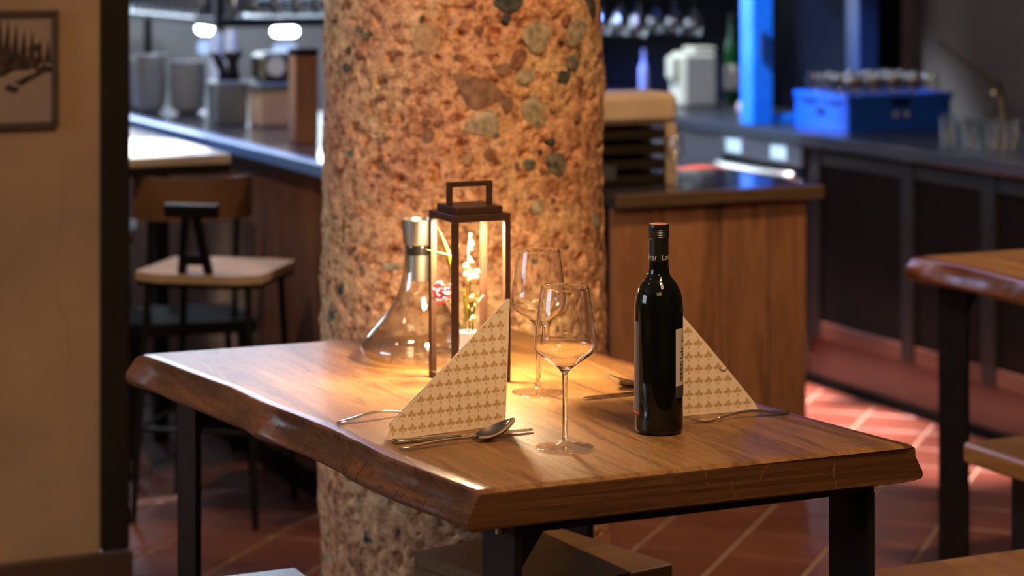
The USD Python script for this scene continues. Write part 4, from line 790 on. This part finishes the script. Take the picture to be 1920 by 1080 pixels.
# blue glass crate
cr_ = thing('glass_crate', 'blue plastic crate of clean glasses on the back counter', 'crate', (*AB(4.316, 6.52), ZC), ROOM)
cw, cl_, ch = .42, .335, .128
part(cr_, 'long_wall', bx(0, cw, 0, .008, 0, ch, .002), 'blue_crate'); part(cr_, 'long_wall', bx(0, cw, cl_ - .008, cl_, 0, ch, .002), 'blue_crate'); part(cr_, 'short_wall', bx(0, .008, .0085, cl_ - .0085, 0, ch, .002), 'blue_crate'); part(cr_, 'short_wall', bx(cw - .008, cw, .0085, cl_ - .0085, 0, ch, .002), 'blue_crate'); part(cr_, 'floor', bx(.0085, cw - .0085, .0085, cl_ - .0085, 0, .006), 'blue_crate')
part(cr_, 'rim', cat(bx(-.006, cw + .006, -.006, -.0005, ch - .022, ch), bx(-.006, -.0005, -.0005, cl_, ch - .022, ch)), 'blue_crate')
part(cr_, 'grip_slot', bx(-.0075, -.0062, .05, .125, ch - .034, ch - .024), 'navy'); part(cr_, 'grip_slot', bx(-.0075, -.0062, .20, .275, ch - .034, ch - .024), 'navy'); part(cr_, 'grip_slot', bx(.175, .245, -.0075, -.0062, ch - .040, ch - .018), 'black'); part(cr_, 'latch', bx(-.010, -.0005, .150, .185, .055, .080, .002), 'navy')
for k in range(2): part(cr_, 'rivet', rot(mov(trimesh.creation.cylinder(.010, .004, sections=16), 0, 0, 0), PI / 2, (1, 0, 0)).apply_translation([.19 + .045 * k, -.0025, .058]), 'white_plastic')
first = None
for i in range(5):
    for j in range(4):
        loc_ = (*AB(4.316 + .05 + i * .08, 6.52 + .047 + j * .08), ZC + .0065); lb = 'clear glass standing in the blue crate'
        if first is None: first = simple_glass('crate_glass', lb, loc_, .185, .030, 'pane_far', 'glasses in the blue crate')
        else: copy(first, lb, loc_)
# hanging glasses
hang = None
def hanging(a, b, z, label, group):
    global hang
    if hang is None: hang = simple_glass('hanging_glass', label, (*AB(a, b), z), .20, .036, 'pane_far', group, True)
    else: copy(hang, label, (*AB(a, b), z), 0, group)
for nm, (x0, x1, y0, y1, zr) in {'blue-lit': (4.36, 4.64, 8.0, 9.1, 1.32), 'right': (4.45, 4.70, 5.0, 5.75, 1.485)}.items():
    rk = thing('glass_rack', 'dark hanging rack for stemmed glasses ' + ('in the blue light behind the pillar' if nm == 'blue-lit' else 'at the top right corner'), 'rack', (0, 0, 0), ROOM)
    part(rk, 'board', bx(x0 - .04, x1 + .04, y0, y1, zr + .012, zr + .035, .003), 'dark_timber')
    for k in range(2): part(rk, 'rail', bx(x0 + k * (x1 - x0) - .02, x0 + k * (x1 - x0) - .006, y0, y1, zr - .002, zr + .0118), 'dark_timber')
    for k in range(2): part(rk, 'hanger', rod((x0 + k * (x1 - x0), (y0 + y1) / 2, zr + .0352), (x0 + k * (x1 - x0), (y0 + y1) / 2, H), .006, 8), 'steel_black')
    for i in range(2):
        for k in range(5 if nm == 'blue-lit' else 4): hanging(x0 + i * (x1 - x0), y0 + .09 + k * .16 + .05 * i, zr + .0118 - .012, 'glass hanging upside down in blue light right of the pillar' if nm == 'blue-lit' else 'glass hanging upside down at the top right corner', 'glasses in the blue-lit rack' if nm == 'blue-lit' else 'glasses in the rack at top right')
# tap, tumblers and a red lidded jar at the right
tpx = thing('beer_tap', 'bent brass tap with a long dark lever on the back counter', 'tap', (*AB(4.46, 5.86), ZC), ROOM)
part(tpx, 'spout', tube(bez([(0, 0, 0), (0, 0, .11), (.0, .0, .19), (-.03, .0, .20), (-.04, 0, .16)], 18), .010, 10), 'brass', True); part(tpx, 'lever', tube(bez([(-.01, 0, .188), (-.09, .06, .25), (-.15, .13, .325)], 12), .008, 8), 'pewter', True); part(tpx, 'base', lathe([(0, 0), (.03, 0), (.03, .012), (0, .014)], 20), 'brass', 30)
tumb = None
for k, (a, b) in enumerate([(4.33, 5.86), (4.39, 5.92), (4.36, 5.78), (4.42, 5.76), (4.35, 6.00)]):
    if tumb is None:
        tumb = thing('tumbler', 'small clear tumbler beside the brass tap', 'glass', (*AB(a, b), ZC), 0, 'tumblers by the tap'); part(tumb, 'tumbler_glass', lathe([(0, 0), (.022, 0), (.028, .095), (.027, .095), (.021, .004), (0, .004)], 24), 'pane_far', True)
    else: copy(tumb, None, (*AB(a, b), ZC))
rj = thing('red_jar', 'red rounded jar cut off by the right edge', 'jar', (*AB(4.44, 5.66), ZC), 0); part(rj, 'body', lathe([(0, 0), (.03, 0), (.04, .03), (.036, .06), (.0, .065)], 24), plain('dull_red', (0.30, 0.05, 0.05), 0.4), True); part(rj, 'lid', lathe([(0, .0652), (.02, .0655), (.012, .078), (0, .08)], 16), plain('dull_red_lid', (0.25, 0.04, 0.04), 0.4), True)

# left counter: crockery and machines
ZL = .9105
bowl0 = None
def bowl_mesh(r): return lathe([(0, .002), (r * .5, 0), (r * .9, .018), (r, .030), (r * .97, .030), (r * .86, .019), (r * .5, .003), (0, .004)], 32)
for si, (x, y, n_, r, nm) in enumerate([(352, 213, 17, .066, 'right-hand stack of bowls on the bar'), (283, 212, 19, .056, 'middle stack of bowls on the bar'), (252, 205, 17, .050, 'stack of bowls next to the dark post')]):
    p = G(x, y, ZL); proto = None
    for k in range(n_):
        l_ = (float(p[0]) + rb.uniform(-.001, .001), float(p[1]) + rb.uniform(-.001, .001), ZL + k * .0094)
        lab_ = 'topmost pale bowl of the ' + nm if k == n_ - 1 else 'pale stoneware bowl in the ' + nm
        if proto is None: proto = thing('stacked_bowl', lab_, 'bowl', l_, 0, nm); part(proto, 'bowl_shell', bowl_mesh(r), 'crockery', 40)
        else:
            o = copy(proto, lab_, l_)
            if k == n_ - 1: o.ClearCustomDataByKey('group'); o.SetCustomDataByKey('group', 'topmost of ' + nm)
p = G(428, 233, ZL); tin = thing('cutlery_tin', 'square grey tin holding dark utensils on the bar', 'tin', (*p, ZL), ROOM); part(tin, 'tin_body', bx(-.055, .05, -.05, .05, 0, .14, .004), 'grey_metal')
for k in range(9): part(tin, 'utensil', tube(bez([(rb.uniform(-.04, .04), rb.uniform(-.03, .03), .1405), (rb.uniform(-.05, .05), 0, .20), (rb.uniform(-.07, .07), rb.uniform(-.03, .03), .23)], 6), rb.uniform(.006, .012), 6), 'rubber', True)
p = G(507, 236, ZL); cof = thing('coffee_grinder', 'grey coffee grinder with a pale round dial on the bar', 'coffee machine', (*p, ZL), ROOM)
part(cof, 'base', bx(-.055, .075, -.06, .06, 0, .115, .006), 'beige'); part(cof, 'collar', bx(-.065, .08, -.065, .065, .1153, .140, .004), 'grey_metal'); part(cof, 'head', bx(-.05, .06, -.055, .055, .1403, .235, .014), 'pewter', 30)
part(cof, 'dial', rot(trimesh.creation.cylinder(.030, .006, sections=28), PI / 2, (1, 0, 0)).apply_translation([.0, -.0585, .19]), 'white_plastic', 30, label='pale round dial'); part(cof, 'indicator_light', bx(.064, .085, -.05, -.03, .160, .215, .006), emit('blue_led', (0.15, 0.42, 1.0), 3.0), label='added blue glow in place of a blue-lit glass')  # blue block is an added glow standing in for a blue-lit glass
p = G(569, 268, ZL); mh = thing('menu_holder', 'tall dark brown wooden holder at the pillar end of the bar', 'holder', (*p, ZL), ROOM); part(mh, 'box', bx(-.035, .035, -.03, .03, 0, .255, .003), 'plank_far'); part(mh, 'lid', bx(-.037, .037, -.032, .032, .2553, .275, .004), 'black')
for k, (x, y, h) in enumerate([(405, 218, .29), (434, 222, .30)]):
    p = G(x, y, ZL); o = thing('white_bottle', ('slim white bottle, the left of two behind the cutlery tin', 'slim white bottle, the right of two behind the cutlery tin')[k], 'bottle', (*p, ZL), 0); part(o, 'body', lathe([(0, 0), (.022, 0), (.023, h * .9), (.016, h * .97), (0, h * .97)], 24), plain(f'white_gloss_{k}', (0.72, 0.76, 0.8), 0.2), 30); part(o, 'stopper', lathe([(0, h * .971), (.012, h * .971), (.012, h), (0, h)], 16), 'brushed', 30)
# shelf gantry over the counter with glasses and lamps
gn = thing('bar_shelf', 'dark overhead bar shelf carrying glasses at the left', 'shelf', (0, 0, 0), ROOM)
part(gn, 'shelf_board', bx(2.45, 2.72, 7.86, 9.35, 1.205, 1.230, .003), 'stone_top'); part(gn, 'shelf_board', bx(2.44, 3.5, 7.60, 7.85, 1.200, 1.232, .003), 'steel_black')
for x, y in ((2.44, 7.60), (2.68, 9.30), (3.47, 7.60)): part(gn, 'post', bx(x, x + .028, y, y + .028, (.911 if x < 2.7 else 0) if y < 9 else 0, 1.1995, .001), 'steel_black')
part(gn, 'post', bx(2.44, 2.468, 7.60, 7.628, 1.2325, 1.9, .001), 'steel_black')
sg = None
spots = [(2.50 + .075 * (k % 3), 7.93 + .085 * (k // 3)) for k in range(39)] + [(2.53 + .078 * (k % 12), 7.655 + .075 * (k // 12)) for k in range(24)]
for k, (a, b) in enumerate(spots):
    l_ = (*AB(a, b), 1.2305 if b > 7.86 else 1.2325); gr_ = 'glasses along the left overhead shelf' if k < 39 else 'glasses on the overhead shelf next to the pillar'; lb = 'clear tumbler on the overhead shelf ' + ('running back at the left' if k < 39 else 'next to the pillar')
    if sg is None: sg = thing('shelf_glass', lb, 'glass', l_, 0, gr_); part(sg, 'tumbler_glass', lathe([(0, 0), (.028, 0), (.033, .11), (.0318, .11), (.0265, .008), (0, .008)], 24), 'pane_far', True)
    else: copy(sg, lb, l_, 0, gr_)
for k, (a, b) in enumerate([(2.575, 8.10), (2.735, 7.72)]):
    o = thing('shelf_lamp', ('glowing white lamp under the left overhead shelf', 'glowing white lamp under the overhead shelf beside the pillar')[k], 'lamp', (*AB(a, b), 1.1995), ROOM)
    part(o, 'bulb', bx(-.042, .042, -.04, .04, -.040, -.0005, .014), 'bar_lamp', 30); part(o, 'glow_shade', bx(-.036, .036, -.035, .035, -.115, -.065, .010), emit(f'lamp_shade_{k}', (0.42, 0.60, 1.0), 1.1), label='added pale blue glow for the lamp reflection'); part(o, 'rod', rod((0, 0, -.0645), (0, 0, -.0405), .004, 8), 'steel')  # lower block is an added glow imitating the reflection below the bulb

# ------------------------------------------------------------------ high table, bar stools and chair at the left
HA, HBk = 2.02, 6.15
ht = thing('high_table', 'dark-edged high bar table with a bright shiny top at the left', 'table', (*AB(HA - .45, HBk + .55), 0), ROOM)
part(ht, 'tabletop', bx(-.45, .45, -.55, .75, .872, .90, .003), wood('high_top', [(0.25, (0.46, 0.39, 0.31)), (0.8, (0.58, 0.50, 0.41))], 'y', 1.0, 0.2, 0.05, 0.5)); part(ht, 'apron', bx(-.448, .448, -.548, .748, .845, .8715), 'dark_timber')
for x in (-.42, .38):
    for y in (-.05, .68): part(ht, 'leg', bx(x, x + .04, y, y + .04, 0, .8447), 'steel_black')
def bar_stool(label, pos, r):
    o = thing('bar_stool', label, 'stool', (pos[0], pos[1], 0), r); sh = .62
    seat = Polygon([(-.165, -.13), (-.10, -.165), (.10, -.165), (.165, -.13), (.165, .15), (.12, .165), (-.12, .165), (-.165, .15)]).buffer(.006)
    sm = prism(seat, .022); part(o, 'seat', mov(sm, 0, 0, sh), 'pale_wood'); part(o, 'seat_frame', mov(prism(seat.buffer(-.004).difference(seat.buffer(-.022)), .012), 0, 0, sh - .0125), 'rubber')
    for sx in (-1, 1):
        for sy in (-1, 1): part(o, 'leg', rod((sx * .135, sy * .135, sh - .0127), (sx * .165, sy * .165, 0), .0095, 10), 'steel_black')
    zf = .24; e = .135 + .03 * (1 - zf / .607)
    for q0, q1 in (((-e, -e), (e, -e)), ((e, -e), (e, e)), ((e, e), (-e, e)), ((-e, e), (-e, -e))):
        d = np.array(q1) - np.array(q0); u = d / np.linalg.norm(d) * .0097; part(o, 'footrest', rod((q0[0] + u[0], q0[1] + u[1], zf), (q1[0] - u[0], q1[1] - u[1], zf), .006, 8), 'steel_black')
    bk_ = part(o, 'backrest', bx(-.072, .072, -.195, -.170, .790, .824, .003), 'rubber', label='black T-shaped back bar')
    for s in (-1, 1): part(o, 'back_strut', loft([np.array([(s * .036 - .010, -.160, sh + .0225), (s * .036 + .010, -.160, sh + .0225), (s * .036 + .010, -.142, sh + .0225), (s * .036 - .010, -.142, sh + .0225)]), np.array([(s * .014 - .010, -.194, .7897), (s * .014 + .010, -.194, .7897), (s * .014 + .010, -.174, .7897), (s * .014 - .010, -.174, .7897)])]), 'rubber')
    part(o, 'cross_piece', bx(-.022, .022, -.176, -.160, .668, .695, .001), 'rubber')
    return o
stl = bar_stool('pale-seated bar stool with black T-shaped back in front of the high table', (-.778, 6.015), -12)
copy(stl, 'pale-seated bar stool mostly hidden behind the wall post', (-1.30, 6.86, 0), 8)
ch_ = thing('shell_chair', 'plywood chair with curved back and black seat pulled up to the high table', 'chair', (-.925, 6.53, 0), 14)
part(ch_, 'seat', mov(prism(Polygon([(-.16, -.14), (.16, -.14), (.15, .15), (-.15, .15)]).buffer(.02), .035), 0, 0, .40), 'rubber')
arc = [(.165 * math.sin(t) / math.sin(.9), -.17 - .21 * (math.cos(t) - math.cos(.9)) + .02) for t in np.linspace(-.9, .9, 22)]
rg = [np.array([(x, y, .725), (x, y + .012, .725), (x, y + .012, .842), (x, y, .842)]) for x, y in arc]; part(ch_, 'backrest', loft(rg), 'plywood', label='curved plywood backrest')
for sx in (-1, 1):
    part(ch_, 'leg', rod((sx * .14, -.12, .3995), (sx * .165, -.15, 0), .010, 8), 'steel_black'); part(ch_, 'leg', rod((sx * .13, .13, .3995), (sx * .15, .15, 0), .010, 8), 'steel_black'); part(ch_, 'back_upright', rod((sx * .12, -.12, .4355), (sx * .12, -.168, .7245), .008, 8), 'steel_black')
